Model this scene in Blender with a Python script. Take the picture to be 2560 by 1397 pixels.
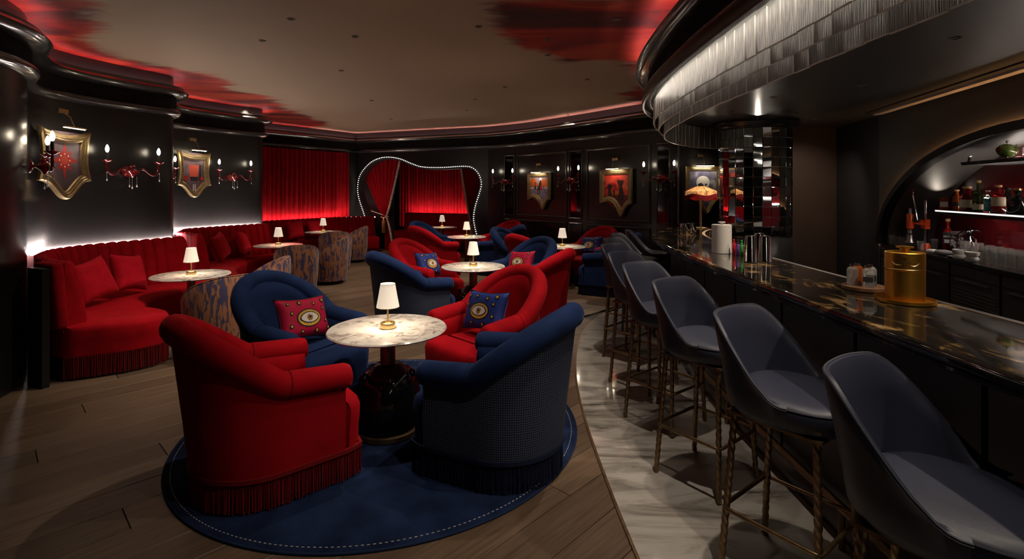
import bpy, bmesh, math, random
from mathutils import Vector, Matrix
R = math.radians
random.seed(7)
SC = bpy.context.scene
COL = SC.collection
for o in list(bpy.data.objects):
    bpy.data.objects.remove(o)

# ------------------------------------------------------------------ camera, world, exposure
FPX, HOR, CH = 1280.0, 475.0, 1.58          # focal length and horizon in pixels of the 2560x1397 frame, eye height
cd = bpy.data.cameras.new('camera')
cd.sensor_fit = 'HORIZONTAL'; cd.sensor_width = 36.0; cd.lens = 18.0
cd.shift_y = (HOR - 698.5) / 2560.0
cd.clip_start = 0.05; cd.clip_end = 100
cam = bpy.data.objects.new('camera', cd); COL.objects.link(cam)
cam.location = (0, 0, CH); cam.rotation_euler = (R(90), 0, 0)
SC.camera = cam
w = bpy.data.worlds.new('world'); SC.world = w; w.use_nodes = True
w.node_tree.nodes['Background'].inputs[0].default_value = (0.02, 0.018, 0.02, 1)
w.node_tree.nodes['Background'].inputs[1].default_value = 0.2
SC.view_settings.view_transform = 'Standard'
SC.view_settings.look = 'None'
SC.view_settings.gamma = 1.0
SC.view_settings.use_curve_mapping = False
SC.view_settings.exposure = 0.63

SC.cycles.max_bounces = 7; SC.cycles.diffuse_bounces = 3; SC.cycles.glossy_bounces = 4; SC.cycles.transmission_bounces = 7
ZCEIL, ZSOF = 3.05, 2.47

# ------------------------------------------------------------------ helpers
def at(x, y, z):
    """pixel on the horizontal plane z -> plan position"""
    Y = FPX * (CH - z) / (y - HOR)
    return ((x - 1280) / FPX * Y, Y)

def tag(o, label=None, cat=None, group=None, kind=None):
    if label: o['label'] = label
    if cat: o['category'] = cat
    if group: o['group'] = group
    if kind: o['kind'] = kind
    return o

def link(name, me, mat=None, parent=None):
    o = bpy.data.objects.new(name, me); COL.objects.link(o)
    if mat is not None and me is not None and len(me.materials) == 0: me.materials.append(mat)
    if parent: o.parent = parent
    return o

def empty(name, loc=(0, 0, 0), rz=0, label=None, cat=None, group=None, kind=None):
    o = bpy.data.objects.new(name, None); COL.objects.link(o)
    o.empty_display_size = 0.1
    o.location = loc; o.rotation_euler = (0, 0, rz)
    return tag(o, label, cat, group, kind)

def copy_tree(o, parent=None):
    c = o.copy(); COL.objects.link(c); c.parent = parent
    for ch in list(o.children): copy_tree(ch, c)
    return c

class MB:
    def __init__(s): s.v = []; s.f = []
    def add(s, v, f):
        b = len(s.v); s.v += [tuple(p) for p in v]; s.f += [tuple(i + b for i in q) for q in f]; return s
    def box(s, c, d, M=None):
        x, y, z = d[0] / 2, d[1] / 2, d[2] / 2
        v = [Vector((c[0] + i * x, c[1] + j * y, c[2] + k * z)) for i in (-1, 1) for j in (-1, 1) for k in (-1, 1)]
        if M: v = [M @ p for p in v]
        return s.add(v, [(0, 1, 3, 2), (4, 6, 7, 5), (0, 4, 5, 1), (2, 3, 7, 6), (0, 2, 6, 4), (1, 5, 7, 3)])
    def lathe(s, prof, n=24, c=(0, 0, 0), M=None):
        v = []; f = []
        for r, z in prof:
            for i in range(n):
                a = 2 * math.pi * i / n
                p = Vector((c[0] + r * math.cos(a), c[1] + r * math.sin(a), c[2] + z))
                v.append(M @ p if M else p)
        for j in range(len(prof) - 1):
            for i in range(n):
                f.append((j * n + i, j * n + (i + 1) % n, (j + 1) * n + (i + 1) % n, (j + 1) * n + i))
        if prof[0][0] > 1e-5: f.append(tuple(range(n))[::-1])
        if prof[-1][0] > 1e-5: f.append(tuple((len(prof) - 1) * n + i for i in range(n)))
        return s.add(v, f)
    def tube(s, pts, r, n=8, closed=False, cap=True, lobes=0, twist=0.0, sx=1.0):
        pts = [Vector(p) for p in pts]; m = len(pts); v = []; f = []
        rs = r if isinstance(r, (list, tuple)) else [r] * m
        up = None
        for i, p in enumerate(pts):
            if closed: t = pts[(i + 1) % m] - pts[i - 1]
            else: t = pts[min(i + 1, m - 1)] - pts[max(i - 1, 0)]
            t.normalize()
            if up is None:
                up = Vector((0, 0, 1)) if abs(t.z) < 0.9 else Vector((1, 0, 0))
            a = t.cross(up); 
            if a.length < 1e-6: a = t.cross(Vector((0, 1, 0)))
            a.normalize(); b = a.cross(t); up = b
            for k in range(n):
                ang = 2 * math.pi * k / n + twist * i
                rr = rs[i] * (1 + (0.12 * math.cos(lobes * 2 * math.pi * k / n) if lobes else 0))
                v.append(p + a * (rr * math.cos(ang) * sx) + b * (rr * math.sin(ang)))
        for i in range(m if closed else m - 1):
            j = (i + 1) % m
            for k in range(n):
                f.append((i * n + k, i * n + (k + 1) % n, j * n + (k + 1) % n, j * n + k))
        if cap and not closed:
            f.append(tuple(range(n))[::-1]); f.append(tuple((m - 1) * n + k for k in range(n)))
        return s.add(v, f)
    def grid(s, rows, closed_u=False, closed_v=False):
        nr, nc = len(rows), len(rows[0]); v = [p for r in rows for p in r]; f = []
        for i in range(nr if closed_v else nr - 1):
            for j in range(nc if closed_u else nc - 1):
                a, b = i, (i + 1) % nr; c, d = j, (j + 1) % nc
                f.append((a * nc + c, a * nc + d, b * nc + d, b * nc + c))
        return s.add(v, f)
    def prism(s, poly, z0, z1):
        n = len(poly)
        v = [(p[0], p[1], z0) for p in poly] + [(p[0], p[1], z1) for p in poly]
        f = [tuple(range(n))[::-1], tuple(range(n, 2 * n))] + [(i, (i + 1) % n, n + (i + 1) % n, n + i) for i in range(n)]
        return s.add(v, f)
    def mesh(s, name, smooth=35, fix=True):
        me = bpy.data.meshes.new(name); me.from_pydata([tuple(p) for p in s.v], [], s.f); me.update()
        if fix:
            b = bmesh.new(); b.from_mesh(me)
            bmesh.ops.recalc_face_normals(b, faces=b.faces); b.to_mesh(me); b.free()
        if smooth:
            for p in me.polygons: p.use_smooth = True
            me.set_sharp_from_angle(angle=R(smooth))
        return me
    def obj(s, name, mat, parent=None, smooth=35, fix=True):
        return link(name, s.mesh(name, smooth, fix), mat, parent)

def rbox(c, d, bev=0.01, seg=2, M=None):
    b = bmesh.new(); bmesh.ops.create_cube(b, size=1)
    for v in b.verts: v.co = Vector((v.co.x * d[0], v.co.y * d[1], v.co.z * d[2]))
    bmesh.ops.bevel(b, geom=list(b.edges), offset=bev, segments=seg, profile=0.5, affect='EDGES')
    m = MB(); b.verts.ensure_lookup_table(); b.verts.index_update()
    vs = [v.co + Vector(c) for v in b.verts]
    if M: vs = [M @ v for v in vs]
    m.add(vs, [[v.index for v in f.verts] for f in b.faces]); b.free()
    return m

def cr(P, step=0.1, closed=False):
    """Catmull-Rom through P, resampled to about step"""
    P = [Vector((p[0], p[1])) for p in P]; n = len(P); out = []
    rng = range(n) if closed else range(n - 1)
    for i in rng:
        if closed: a, b, c, d = P[i - 1], P[i], P[(i + 1) % n], P[(i + 2) % n]
        else:
            b, c = P[i], P[i + 1]
            a = P[i - 1] if i > 0 else b * 2 - c
            d = P[i + 2] if i + 2 < n else c * 2 - b
        k = 24
        for j in range(k):
            t = j / k
            out.append(0.5 * ((2 * b) + (c - a) * t + (2 * a - 5 * b + 4 * c - d) * t * t + (3 * b - a - 3 * c + d) * t ** 3))
    if closed: out.append(out[0].copy())
    else: out.append(P[-1].copy())
    return resample(out, step)

def resample(P, step):
    P = [Vector((p[0], p[1])) for p in P]
    L = [0]
    for i in range(1, len(P)): L.append(L[-1] + (P[i] - P[i - 1]).length)
    n = max(2, int(round(L[-1] / step))); out = []; j = 0
    for i in range(n + 1):
        s = L[-1] * i / n
        while j < len(L) - 2 and L[j + 1] < s: j += 1
        t = (s - L[j]) / max(1e-9, L[j + 1] - L[j])
        out.append(P[j].lerp(P[j + 1], min(1, t)))
    return out

def normals(P):
    """right-hand normals of a plan path"""
    out = []
    for i in range(len(P)):
        t = P[min(i + 1, len(P) - 1)] - P[max(i - 1, 0)]; t.normalize()
        out.append(Vector((t.y, -t.x)))
    return out

def off(P, d):
    N = normals(P); return [p + n * d for p, n in zip(P, N)]

def sweep(P, prof, closed_prof=False, caps=True):
    """profile (offset to the right, z) along plan path P"""
    N = normals(P); m = MB()
    rows = [[(p.x + n.x * o, p.y + n.y * o, z) for o, z in prof] for p, n in zip(P, N)]
    m.grid(rows, closed_u=closed_prof)
    if caps and closed_prof:
        k = len(prof); m.f.append(tuple(range(k))); m.f.append(tuple(len(m.v) - k + i for i in range(k)))
    return m

def wallstrip(P, z0, z1, th):
    return sweep(P, [(0, z0), (0, z1), (-th, z1), (-th, z0)], True)

# ------------------------------------------------------------------ materials
def nt(name):
    m = bpy.data.materials.new(name); m.use_nodes = True
    n = m.node_tree.nodes; l = m.node_tree.links
    return m, n, l, n['Principled BSDF']

def pm(name, col, rough=0.5, metal=0.0, spec=0.5, coat=0.0, trans=0.0, ior=1.45, sheen=0.0, emit=None, es=0.0, bump=None, var=0.0, vscale=8.0, alpha=1.0):
    m, n, l, b = nt(name)
    b.inputs['Base Color'].default_value = (*col, 1)
    b.inputs['Roughness'].default_value = rough; b.inputs['Metallic'].default_value = metal
    b.inputs['Specular IOR Level'].default_value = spec; b.inputs['Coat Weight'].default_value = coat
    b.inputs['Coat Roughness'].default_value = 0.08
    b.inputs['Transmission Weight'].default_value = trans; b.inputs['IOR'].default_value = ior
    b.inputs['Alpha'].default_value = alpha
    if sheen:
        b.inputs['Sheen Weight'].default_value = sheen; b.inputs['Sheen Roughness'].default_value = 0.35
        b.inputs['Sheen Tint'].default_value = (min(1, col[0] * 3 + .1), min(1, col[1] * 3 + .1), min(1, col[2] * 3 + .1), 1)
    if emit:
        b.inputs['Emission Color'].default_value = (*emit, 1); b.inputs['Emission Strength'].default_value = es
    if bump or var:
        tc = n.new('ShaderNodeTexCoord')
    if var:
        t = n.new('ShaderNodeTexNoise'); t.inputs['Scale'].default_value = vscale; t.inputs['Detail'].default_value = 4
        l.new(tc.outputs['Object'], t.inputs['Vector'])
        r = n.new('ShaderNodeMapRange'); r.inputs['From Min'].default_value = .3; r.inputs['From Max'].default_value = .7
        r.inputs['To Min'].default_value = 1 - var; r.inputs['To Max'].default_value = 1 + var
        l.new(t.outputs['Fac'], r.inputs['Value'])
        mx = n.new('ShaderNodeMix'); mx.data_type = 'RGBA'; mx.blend_type = 'MULTIPLY'; mx.inputs['Factor'].default_value = 1
        mx.inputs['A'].default_value = (*col, 1); l.new(r.outputs['Result'], mx.inputs['B'])
        l.new(mx.outputs['Result'], b.inputs['Base Color'])
    if bump:
        sc, st = bump
        t2 = n.new('ShaderNodeTexNoise'); t2.inputs['Scale'].default_value = sc; t2.inputs['Detail'].default_value = 3
        l.new(tc.outputs['Object'], t2.inputs['Vector'])
        bp = n.new('ShaderNodeBump'); bp.inputs['Strength'].default_value = st; bp.inputs['Distance'].default_value = 0.01
        l.new(t2.outputs['Fac'], bp.inputs['Height']); l.new(bp.outputs['Normal'], b.inputs['Normal'])
    return m

def emat(name, col, s):
    m = bpy.data.materials.new(name); m.use_nodes = True; n = m.node_tree.nodes; n.clear()
    e = n.new('ShaderNodeEmission'); e.inputs[0].default_value = (*col, 1); e.inputs[1].default_value = s
    o = n.new('ShaderNodeOutputMaterial'); m.node_tree.links.new(e.outputs[0], o.inputs[0]); return m

def ramp(n, stops):
    r = n.new('ShaderNodeValToRGB'); e = r.color_ramp.elements
    while len(e) < len(stops): e.new(0.5)
    for i, (p, c) in enumerate(stops): e[i].position = p; e[i].color = (*c, 1)
    return r

def stone(name, stops, scale, dist, rough, coat=0.0, stretch=(1, 1, 1), rot=(0, 0, 0), coords='Object'):
    m, n, l, b = nt(name)
    tc = n.new('ShaderNodeTexCoord'); mp = n.new('ShaderNodeMapping')
    mp.inputs['Scale'].default_value = stretch; mp.inputs['Rotation'].default_value = rot
    l.new(tc.outputs[coords], mp.inputs['Vector'])
    t = n.new('ShaderNodeTexNoise'); t.inputs['Scale'].default_value = scale; t.inputs['Detail'].default_value = 9
    t.inputs['Roughness'].default_value = .62; t.inputs['Distortion'].default_value = dist
    l.new(mp.outputs['Vector'], t.inputs['Vector'])
    r = ramp(n, stops); l.new(t.outputs['Fac'], r.inputs['Fac'])
    l.new(r.outputs['Color'], b.inputs['Base Color'])
    b.inputs['Roughness'].default_value = rough; b.inputs['Coat Weight'].default_value = coat; b.inputs['Coat Roughness'].default_value = .05
    return m

M = {}
M['black'] = pm('black_lacquer', (.014, .0133, .0135), .27, spec=.6, bump=(6, .02))
M['blackmat'] = pm('black_satin', (.012, .0105, .011), .42, spec=.4)
M['blackgloss'] = pm('black_gloss_moulding', (.07, .066, .062), .24, metal=.55, spec=.9, coat=.8)
M['blackgloss2'] = pm('black_gloss_cornice', (.02, .019, .019), .24, spec=.9, coat=.7)
M['soffit'] = pm('soffit_satin_black', (.04, .037, .036), .36, spec=.6)
M['brownwall'] = pm('brown_leather_wall', (.045, .03, .025), .5, var=.15, vscale=2)
M['archwall'] = pm('charcoal_wall', (.05, .044, .042), .55)
M['slotlit'] = pm('slot_edge_painted_light', (.4, .36, .34), .5)  # pale tone stands in for light falling on the slot edge
M['ceilring'] = pm('beige_painted_metal', (.17, .125, .09), .6)
M['red'] = pm('red_velvet', (.34, .002, .008), .85, spec=.12, sheen=.16, var=.16, vscale=9)
M['redback'] = pm('red_velvet_plain', (.28, .002, .007), .85, spec=.12, sheen=.12, var=.12, vscale=6)
M['redcush'] = pm('crimson_velvet', (.42, .004, .015), .85, spec=.15, sheen=.4, var=.15, vscale=14)
M['redfringe'] = pm('dark_red_fringe', (.16, .004, .006), .8, spec=.2, sheen=.2)
M['blue'] = pm('navy_velvet', (.010, .025, .09), .85, spec=.15, sheen=.3, var=.2, vscale=9)
M['bluefringe'] = pm('midnight_fringe', (.006, .009, .03), .8, spec=.2)
M['rug'] = pm('navy_rug', (.009, .018, .055), .95, spec=.1, sheen=.2, var=.45, vscale=5, bump=(160, .6))
M['rugedge'] = pm('rug_binding', (.012, .022, .06), .9, spec=.1)
M['leather'] = pm('navy_leather', (.020, .023, .042), .47, spec=.45, bump=(220, .05), var=.08, vscale=4)
M['seam'] = pm('navy_thread', (.02, .022, .035), .7)
M['bronze'] = pm('antique_bronze', (.27, .18, .10), .40, metal=.9, var=.25, vscale=30)
M['brass'] = pm('brushed_brass', (.62, .44, .2), .3, metal=1.0)
M['gold'] = pm('gold_bucket', (.62, .33, .05), .36, metal=1.0)
M['goldframe'] = pm('gilded_frame', (.30, .22, .11), .38, metal=.75, var=.25, vscale=14)
M['steel'] = pm('polished_steel', (.55, .53, .52), .12, metal=1.0)
M['steeldull'] = pm('brushed_steel', (.4, .37, .35), .35, metal=1.0)
M['mirror'] = pm('mirror_glass', (.62, .64, .63), .03, metal=1.0)
M['darkmirror'] = pm('antique_mirror', (.16, .14, .13), .06, metal=1.0, var=.3, vscale=6)
M['grout'] = pm('tile_edge', (.35, .36, .35), .3, metal=.6)
M['blackglass'] = pm('black_glass', (.004, .004, .005), .05, spec=.6, coat=.5)
M['glass'] = pm('clear_glass', (.95, .96, .95), .02, trans=1.0, ior=1.45)
M['redglass'] = pm('ruby_glass', (.13, .004, .005), .08, spec=.6, coat=.6)
M['redpanel'] = pm('red_glass_panel', (.06, .003, .005), .12, spec=.6, coat=.4)
M['crystal'] = pm('crystal_drop', (.8, .8, .8), .05, spec=.8, coat=.5)
M['bulb'] = emat('candle_bulb', (1.0, .86, .66), 12)
M['ledw'] = emat('white_led', (1.0, .9, .84), 80)
M['ledcurt'] = emat('curtain_led', (1.0, .8, .68), 46)
M['ledtile'] = emat('valance_led', (1.0, .88, .74), 16)
M['ledtile2'] = emat('valance_added_led', (1.0, .88, .74), 9)
M['ledpink'] = emat('pink_cove_led', (1.0, .45, .45), 15)
M['ledamber'] = emat('amber_arch_led', (1.0, .48, .18), 32)
M['ledshelf'] = emat('shelf_edge_led', (1.0, .9, .84), .8)
M['ledunder'] = emat('under_shelf_led', (1.0, .88, .78), 40)
M['ledbead'] = emat('bead_lamp', (1.0, .93, .82), 2.6)
M['trimw'] = pm('beaded_braid', (.42, .34, .28), .6, var=.3, vscale=60)
M['white'] = pm('white_ceramic', (.55, .52, .49), .55)
M['grey'] = pm('grey_stone_ware', (.11, .105, .1), .6)
M['cork'] = pm('cork', (.5, .33, .16), .8)
M['orange'] = pm('orange_enamel', (.75, .07, .012), .35, coat=.4)
M['olive'] = pm('olive_green', (.12, .2, .03), .25, coat=.6)
M['wood'] = pm('dark_wood_tray', (.12, .055, .025), .4, var=.3, vscale=20)
M['amber'] = pm('amber_spirit', (.35, .07, .008), .06, trans=.35, ior=1.35, coat=.5)
M['redspirit'] = pm('ruby_spirit', (.2, .006, .006), .06, trans=.25, ior=1.35, coat=.5)
M['darkspirit'] = pm('dark_bottle', (.012, .012, .012), .07, coat=.6)
M['greenspirit'] = pm('green_bottle', (.03, .045, .012), .07, coat=.6, trans=.2)
M['aqua'] = pm('aqua_label', (.05, .33, .42), .5)
M['cream'] = pm('cream_label', (.6, .5, .34), .6)
M['whitelabel'] = pm('white_label', (.7, .7, .72), .6)
M['ink'] = pm('black_ink', (.012, .01, .012), .7)
M['eyegold'] = pm('gold_embroidery', (.55, .33, .05), .55, spec=.5, var=.3, vscale=120)
M['eyewhite'] = pm('white_embroidery', (.68, .62, .6), .7)
M['iris'] = pm('hazel_embroidery', (.3, .16, .04), .6, var=.35, vscale=150)
M['pinksilk'] = pm('crimson_silk', (.42, .006, .045), .6, spec=.3, sheen=.3, var=.12, vscale=12)
M['bluesilk'] = pm('royal_blue_silk', (.015, .035, .22), .6, spec=.3, sheen=.3, var=.15, vscale=12)
M['sparkle'] = pm('glass_cup', (.9, .89, .87), .03, trans=.91, ior=1.45)
M['marble'] = stone('white_marble', [(.34, (.22, .19, .17)), (.43, (.52, .47, .43)), (.50, (.70, .67, .63)), (.72, (.80, .78, .75))], 6.5, 1.6, .16, coat=.3)
M['floormarble'] = stone('grey_veined_marble', [(.30, (.08, .07, .062)), (.40, (.24, .22, .2)), (.50, (.40, .375, .35)), (.75, (.5, .475, .45))], 2.0, 1.3, .1, coat=.5, stretch=(.55, 2.4, 1), rot=(0, 0, R(62)))
M['granite'] = stone('black_gold_granite', [(.38, (.006, .005, .005)), (.55, (.012, .010, .008)), (.60, (.12, .07, .024)), (.64, (.28, .18, .09)), (.68, (.03, .02, .012))], 4.2, .9, .05, coat=.5, stretch=(2.2, .9, 1))

def wood_floor():
    m, n, l, b = nt('oak_planks')
    tc = n.new('ShaderNodeTexCoord'); mp = n.new('ShaderNodeMapping'); mp.inputs['Scale'].default_value = (1.2, 22, 1)
    oi = n.new('ShaderNodeObjectInfo'); ad = n.new('ShaderNodeVectorMath'); ad.operation = 'ADD'
    l.new(tc.outputs['Object'], ad.inputs[0]); l.new(oi.outputs['Location'], ad.inputs[1]); l.new(ad.outputs[0], mp.inputs['Vector'])
    t = n.new('ShaderNodeTexNoise'); t.inputs['Scale'].default_value = 2.4; t.inputs['Detail'].default_value = 7; t.inputs['Distortion'].default_value = .4
    l.new(mp.outputs['Vector'], t.inputs['Vector'])
    r = ramp(n, [(.25, (.075, .047, .03)), (.5, (.12, .078, .05)), (.8, (.16, .105, .068))]); l.new(t.outputs['Fac'], r.inputs['Fac'])
    mr = n.new('ShaderNodeMapRange'); mr.inputs['To Min'].default_value = .75; mr.inputs['To Max'].default_value = 1.2; l.new(oi.outputs['Random'], mr.inputs['Value'])
    mx = n.new('ShaderNodeMix'); mx.data_type = 'RGBA'; mx.blend_type = 'MULTIPLY'; mx.inputs['Factor'].default_value = 1
    l.new(r.outputs['Color'], mx.inputs['A']); l.new(mr.outputs['Result'], mx.inputs['B']); l.new(mx.outputs['Result'], b.inputs['Base Color'])
    b.inputs['Roughness'].default_value = .45; b.inputs['Specular IOR Level'].default_value = .4
    return m
M['plank'] = wood_floor()

def palm():
    m, n, l, b = nt('palm_jacquard')
    tc = n.new('ShaderNodeTexCoord')
    def layer(rot, thr):
        mp = n.new('ShaderNodeMapping'); mp.inputs['Rotation'].default_value = rot; mp.inputs['Scale'].default_value = (26, 26, 5); l.new(tc.outputs['Object'], mp.inputs['Vector'])
        t = n.new('ShaderNodeTexNoise'); t.inputs['Scale'].default_value = 1; t.inputs['Detail'].default_value = 2; t.inputs['Distortion'].default_value = .7; l.new(mp.outputs['Vector'], t.inputs['Vector'])
        r = n.new('ShaderNodeMapRange'); r.inputs['From Min'].default_value = thr; r.inputs['From Max'].default_value = thr + .05; l.new(t.outputs['Fac'], r.inputs['Value']); return r.outputs['Result']
    a_, b_ = layer((.7, .3, 0), .465), layer((-.6, -.5, .4), .465)
    t = n.new('ShaderNodeTexNoise'); t.inputs['Scale'].default_value = 7; t.inputs['Detail'].default_value = 1; l.new(tc.outputs['Object'], t.inputs['Vector'])
    sel = n.new('ShaderNodeMapRange'); sel.inputs['From Min'].default_value = .48; sel.inputs['From Max'].default_value = .52; l.new(t.outputs['Fac'], sel.inputs['Value'])
    mx = n.new('ShaderNodeMix'); mx.data_type = 'FLOAT'; l.new(sel.outputs['Result'], mx.inputs['Factor']); l.new(a_, mx.inputs['A']); l.new(b_, mx.inputs['B'])
    r = ramp(n, [(.0, (.035, .027, .09)), (.5, (.10, .048, .05)), (1, (.29, .115, .052))]); l.new(mx.outputs['Result'], r.inputs['Fac'])
    l.new(r.outputs['Color'], b.inputs['Base Color']); b.inputs['Roughness'].default_value = .7; b.inputs['Sheen Weight'].default_value = .2
    return m
M['palm'] = palm()

def dotted():
    m, n, l, b = nt('navy_pin_dot')
    tc = n.new('ShaderNodeTexCoord'); v = n.new('ShaderNodeTexVoronoi'); v.voronoi_dimensions = '2D'; v.inputs['Scale'].default_value = 78; v.inputs['Randomness'].default_value = .12
    sp = n.new('ShaderNodeSeparateXYZ'); l.new(tc.outputs['Object'], sp.inputs[0])
    at2 = n.new('ShaderNodeMath'); at2.operation = 'ARCTAN2'; l.new(sp.outputs['Y'], at2.inputs[0]); l.new(sp.outputs['X'], at2.inputs[1])
    ml = n.new('ShaderNodeMath'); ml.operation = 'MULTIPLY'; ml.inputs[1].default_value = .42; l.new(at2.outputs[0], ml.inputs[0])
    cb = n.new('ShaderNodeCombineXYZ'); l.new(ml.outputs[0], cb.inputs[0]); l.new(sp.outputs['Z'], cb.inputs[1]); l.new(cb.outputs[0], v.inputs['Vector'])
    r = ramp(n, [(.22, (.085, .10, .15)), (.34, (.016, .022, .045)), (1, (.011, .016, .035))]); l.new(v.outputs['Distance'], r.inputs['Fac'])
    l.new(r.outputs['Color'], b.inputs['Base Color']); b.inputs['Roughness'].default_value = .85; b.inputs['Specular IOR Level'].default_value = .2
    return m
M['dot'] = dotted()

def valance_glass():
    m, n, l, b = nt('ribbed_cast_glass')
    tc = n.new('ShaderNodeTexCoord'); mp = n.new('ShaderNodeMapping'); mp.inputs['Scale'].default_value = (160, 160, 9)
    l.new(tc.outputs['Object'], mp.inputs['Vector'])
    t = n.new('ShaderNodeTexNoise'); t.inputs['Scale'].default_value = 1; t.inputs['Detail'].default_value = 3; l.new(mp.outputs['Vector'], t.inputs['Vector'])
    bp = n.new('ShaderNodeBump'); bp.inputs['Strength'].default_value = .9; bp.inputs['Distance'].default_value = .01
    l.new(t.outputs['Fac'], bp.inputs['Height']); l.new(bp.outputs['Normal'], b.inputs['Normal'])
    r = ramp(n, [(.3, (.09, .087, .08)), (.7, (.40, .385, .355))]); l.new(t.outputs['Fac'], r.inputs['Fac']); l.new(r.outputs['Color'], b.inputs['Base Color'])
    b.inputs['Roughness'].default_value = .3; b.inputs['Transmission Weight'].default_value = .25
    return m
M['vglass'] = valance_glass()
M['vedge'] = pm('cut_glass_edge', (.8, .79, .74), .25, trans=.1)

def shade_mat():
    m, n, l, b = nt('pleated_lamp_shade')
    b.inputs['Base Color'].default_value = (.85, .8, .72, 1); b.inputs['Roughness'].default_value = .9
    b.inputs['Emission Color'].default_value = (1.0, .84, .66, 1); b.inputs['Emission Strength'].default_value = .32
    return m
M['shade'] = shade_mat()

# ------------------------------------------------------------------ lights of the room (each hangs in its fixture)
def light(name, kind, loc, power, col=(1, .82, .64), parent=None, r=.03, spot=None, blend=.6, rot=None):
    d = bpy.data.lights.new(name, kind); d.energy = power; d.color = col; d.shadow_soft_size = r
    if kind == 'SPOT': d.spot_size = R(spot); d.spot_blend = blend
    o = bpy.data.objects.new(name, d); COL.objects.link(o); o.location = loc
    if rot: o.rotation_euler = rot
    if parent: o.parent = parent
    return o

# ------------------------------------------------------------------ plan curves
W_LEFT = cr([(-3.75, -3.0), (-3.7, 0.5), (-3.72, 2.6), (-3.82, 3.5), (-3.92, 4.0), (-4.15, 4.38), (-4.5, 4.72), (-4.72, 5.1), (-4.76, 5.5),
             (-4.62, 6.0), (-4.43, 6.42), (-4.41, 6.66), (-4.62, 6.92), (-4.98, 7.2), (-5.16, 7.6), (-5.18, 8.0), (-5.03, 8.4), (-4.8, 8.85),
             (-4.58, 9.15), (-4.56, 9.36), (-4.8, 9.6), (-5.2, 9.9), (-5.5, 10.3), (-5.6, 10.8)], .06)
W_CURT = resample([(-5.6, 10.8), (-4.05, 13.3)], .1)
NA, NB = Vector((-4.05, 13.3)), Vector((-.55, 11.85))       # the wall with the scalloped alcove opening
ND = (NB - NA).normalized(); NN = Vector((ND.y, -ND.x))
W_BACK = cr([(-.55, 11.85), (.3, 11.15), (1.3, 9.95), (2.0, 9.0), (2.45, 8.45), (2.66, 8.27), (3.0, 8.2), (4.0, 8.2), (6.2, 8.2)], .06)
CORNICE = W_LEFT[:-1] + W_CURT[:-1] + resample([NA, NB], .1)[:-1] + W_BACK
BAR = cr([(1.40, -1.4), (1.31, 0.6), (1.285, 2.4), (1.30, 3.8), (1.39, 4.9), (1.57, 5.75), (1.88, 6.4), (2.28, 6.86), (2.42, 6.95)][::-1], .05)
DRUM = cr([(1.40, -2.9), (1.31, 0.6), (1.275, 2.4), (1.29, 3.8), (1.38, 4.9), (1.58, 5.8), (1.93, 6.55), (2.42, 7.15), (3.1, 7.55), (4.0, 7.75), (6.2, 7.8)][::-1], .05)
MARB = cr([(.72, -1.4), (.60, 1.2), (.52, 2.6), (.51, 3.8), (.60, 4.8), (.80, 5.7), (1.15, 6.5), (1.7, 7.2), (2.4, 7.65), (2.9, 7.8)], .06)

# ------------------------------------------------------------------ floor
fl = MB().box((0.2, 6, -.07), (13, 18.4, .1)).obj('floor', M['blackmat'], smooth=0); tag(fl, 'dark oak plank floor of the lounge', kind='structure')
pk = rbox((0, 0, 0), (2.2, .216, .018), .0015, 1).mesh('plank', 0); pk.materials.append(M['plank'])
ang = R(46); du = Vector((math.cos(ang), math.sin(ang))); dv = Vector((-math.sin(ang), math.cos(ang)))
spots = []
for j in range(-60, 70):
    for i in range(-9, 10):
        c = du * (i * 2.204 + (j * 0.83 % 2.204)) + dv * (j * .2195) + Vector((-1.5, 6))
        if -5.9 < c.x < 2.6 and 1.0 < c.y < 13.6 and not (c.x > 1.6 and c.y < 7.5):
            spots.append(c)
spots.sort(key=lambda c: c.length)
far = MB()
for k, c in enumerate(spots):
    if k < 290:
        o = link('plank', pk, None, fl); o.location = (c.x, c.y, -.010); o.rotation_euler = (0, 0, ang)
    else:
        far.box((0, 0, 0), (2.2, .216, .018), Matrix.Translation((c.x, c.y, -.010)) @ Matrix.Rotation(ang, 4, 'Z'))
if far.v: tag(far.obj('far_planks', M['plank'], fl, smooth=0), kind='stuff')
bar_in = off(BAR, -.24)
mb = MB(); poly = [(p.x, p.y) for p in MARB] + [(p.x, p.y) for p in bar_in]
b = bmesh.new(); vs = [b.verts.new((x, y, .006)) for x, y in poly]; b.faces.new(vs); bmesh.ops.triangulate(b, faces=b.faces[:])
bmesh.ops.recalc_face_normals(b, faces=b.faces); me = bpy.data.meshes.new('marble_apron'); b.to_mesh(me); b.free()
for p in me.polygons:
    if p.normal.z < 0: p.flip()
fm = link('floor_marble', me, M['floormarble']); tag(fm, 'curved grey veined marble floor band around the bar', kind='structure')
ft = sweep(MARB, [(-.008, .0), (-.008, .008), (.006, .008), (.006, .0)], True).obj('trim_1', M['bronze']); tag(ft, 'thin bronze strip edging the marble floor band', kind='structure')

# ------------------------------------------------------------------ walls
o = wallstrip(W_LEFT, 0, ZCEIL, .12).obj('wall_left', M['black']); tag(o, 'undulating black lacquered wall on the left', kind='structure')
o = wallstrip(W_CURT, 0, ZCEIL, .12).obj('wall_curtain', M['blackmat']); tag(o, 'black wall behind the red curtain', kind='structure')
o = wallstrip(W_BACK, 0, ZCEIL, .12).obj('wall_back', M['black']); tag(o, 'black panelled wall at the back', kind='structure')
o = MB().box((1.2, -3.1, 1.5), (11, .12, 3.2)).obj('wall_rear', M['blackmat'], smooth=0); tag(o, 'black wall behind the viewer', kind='structure')

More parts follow.
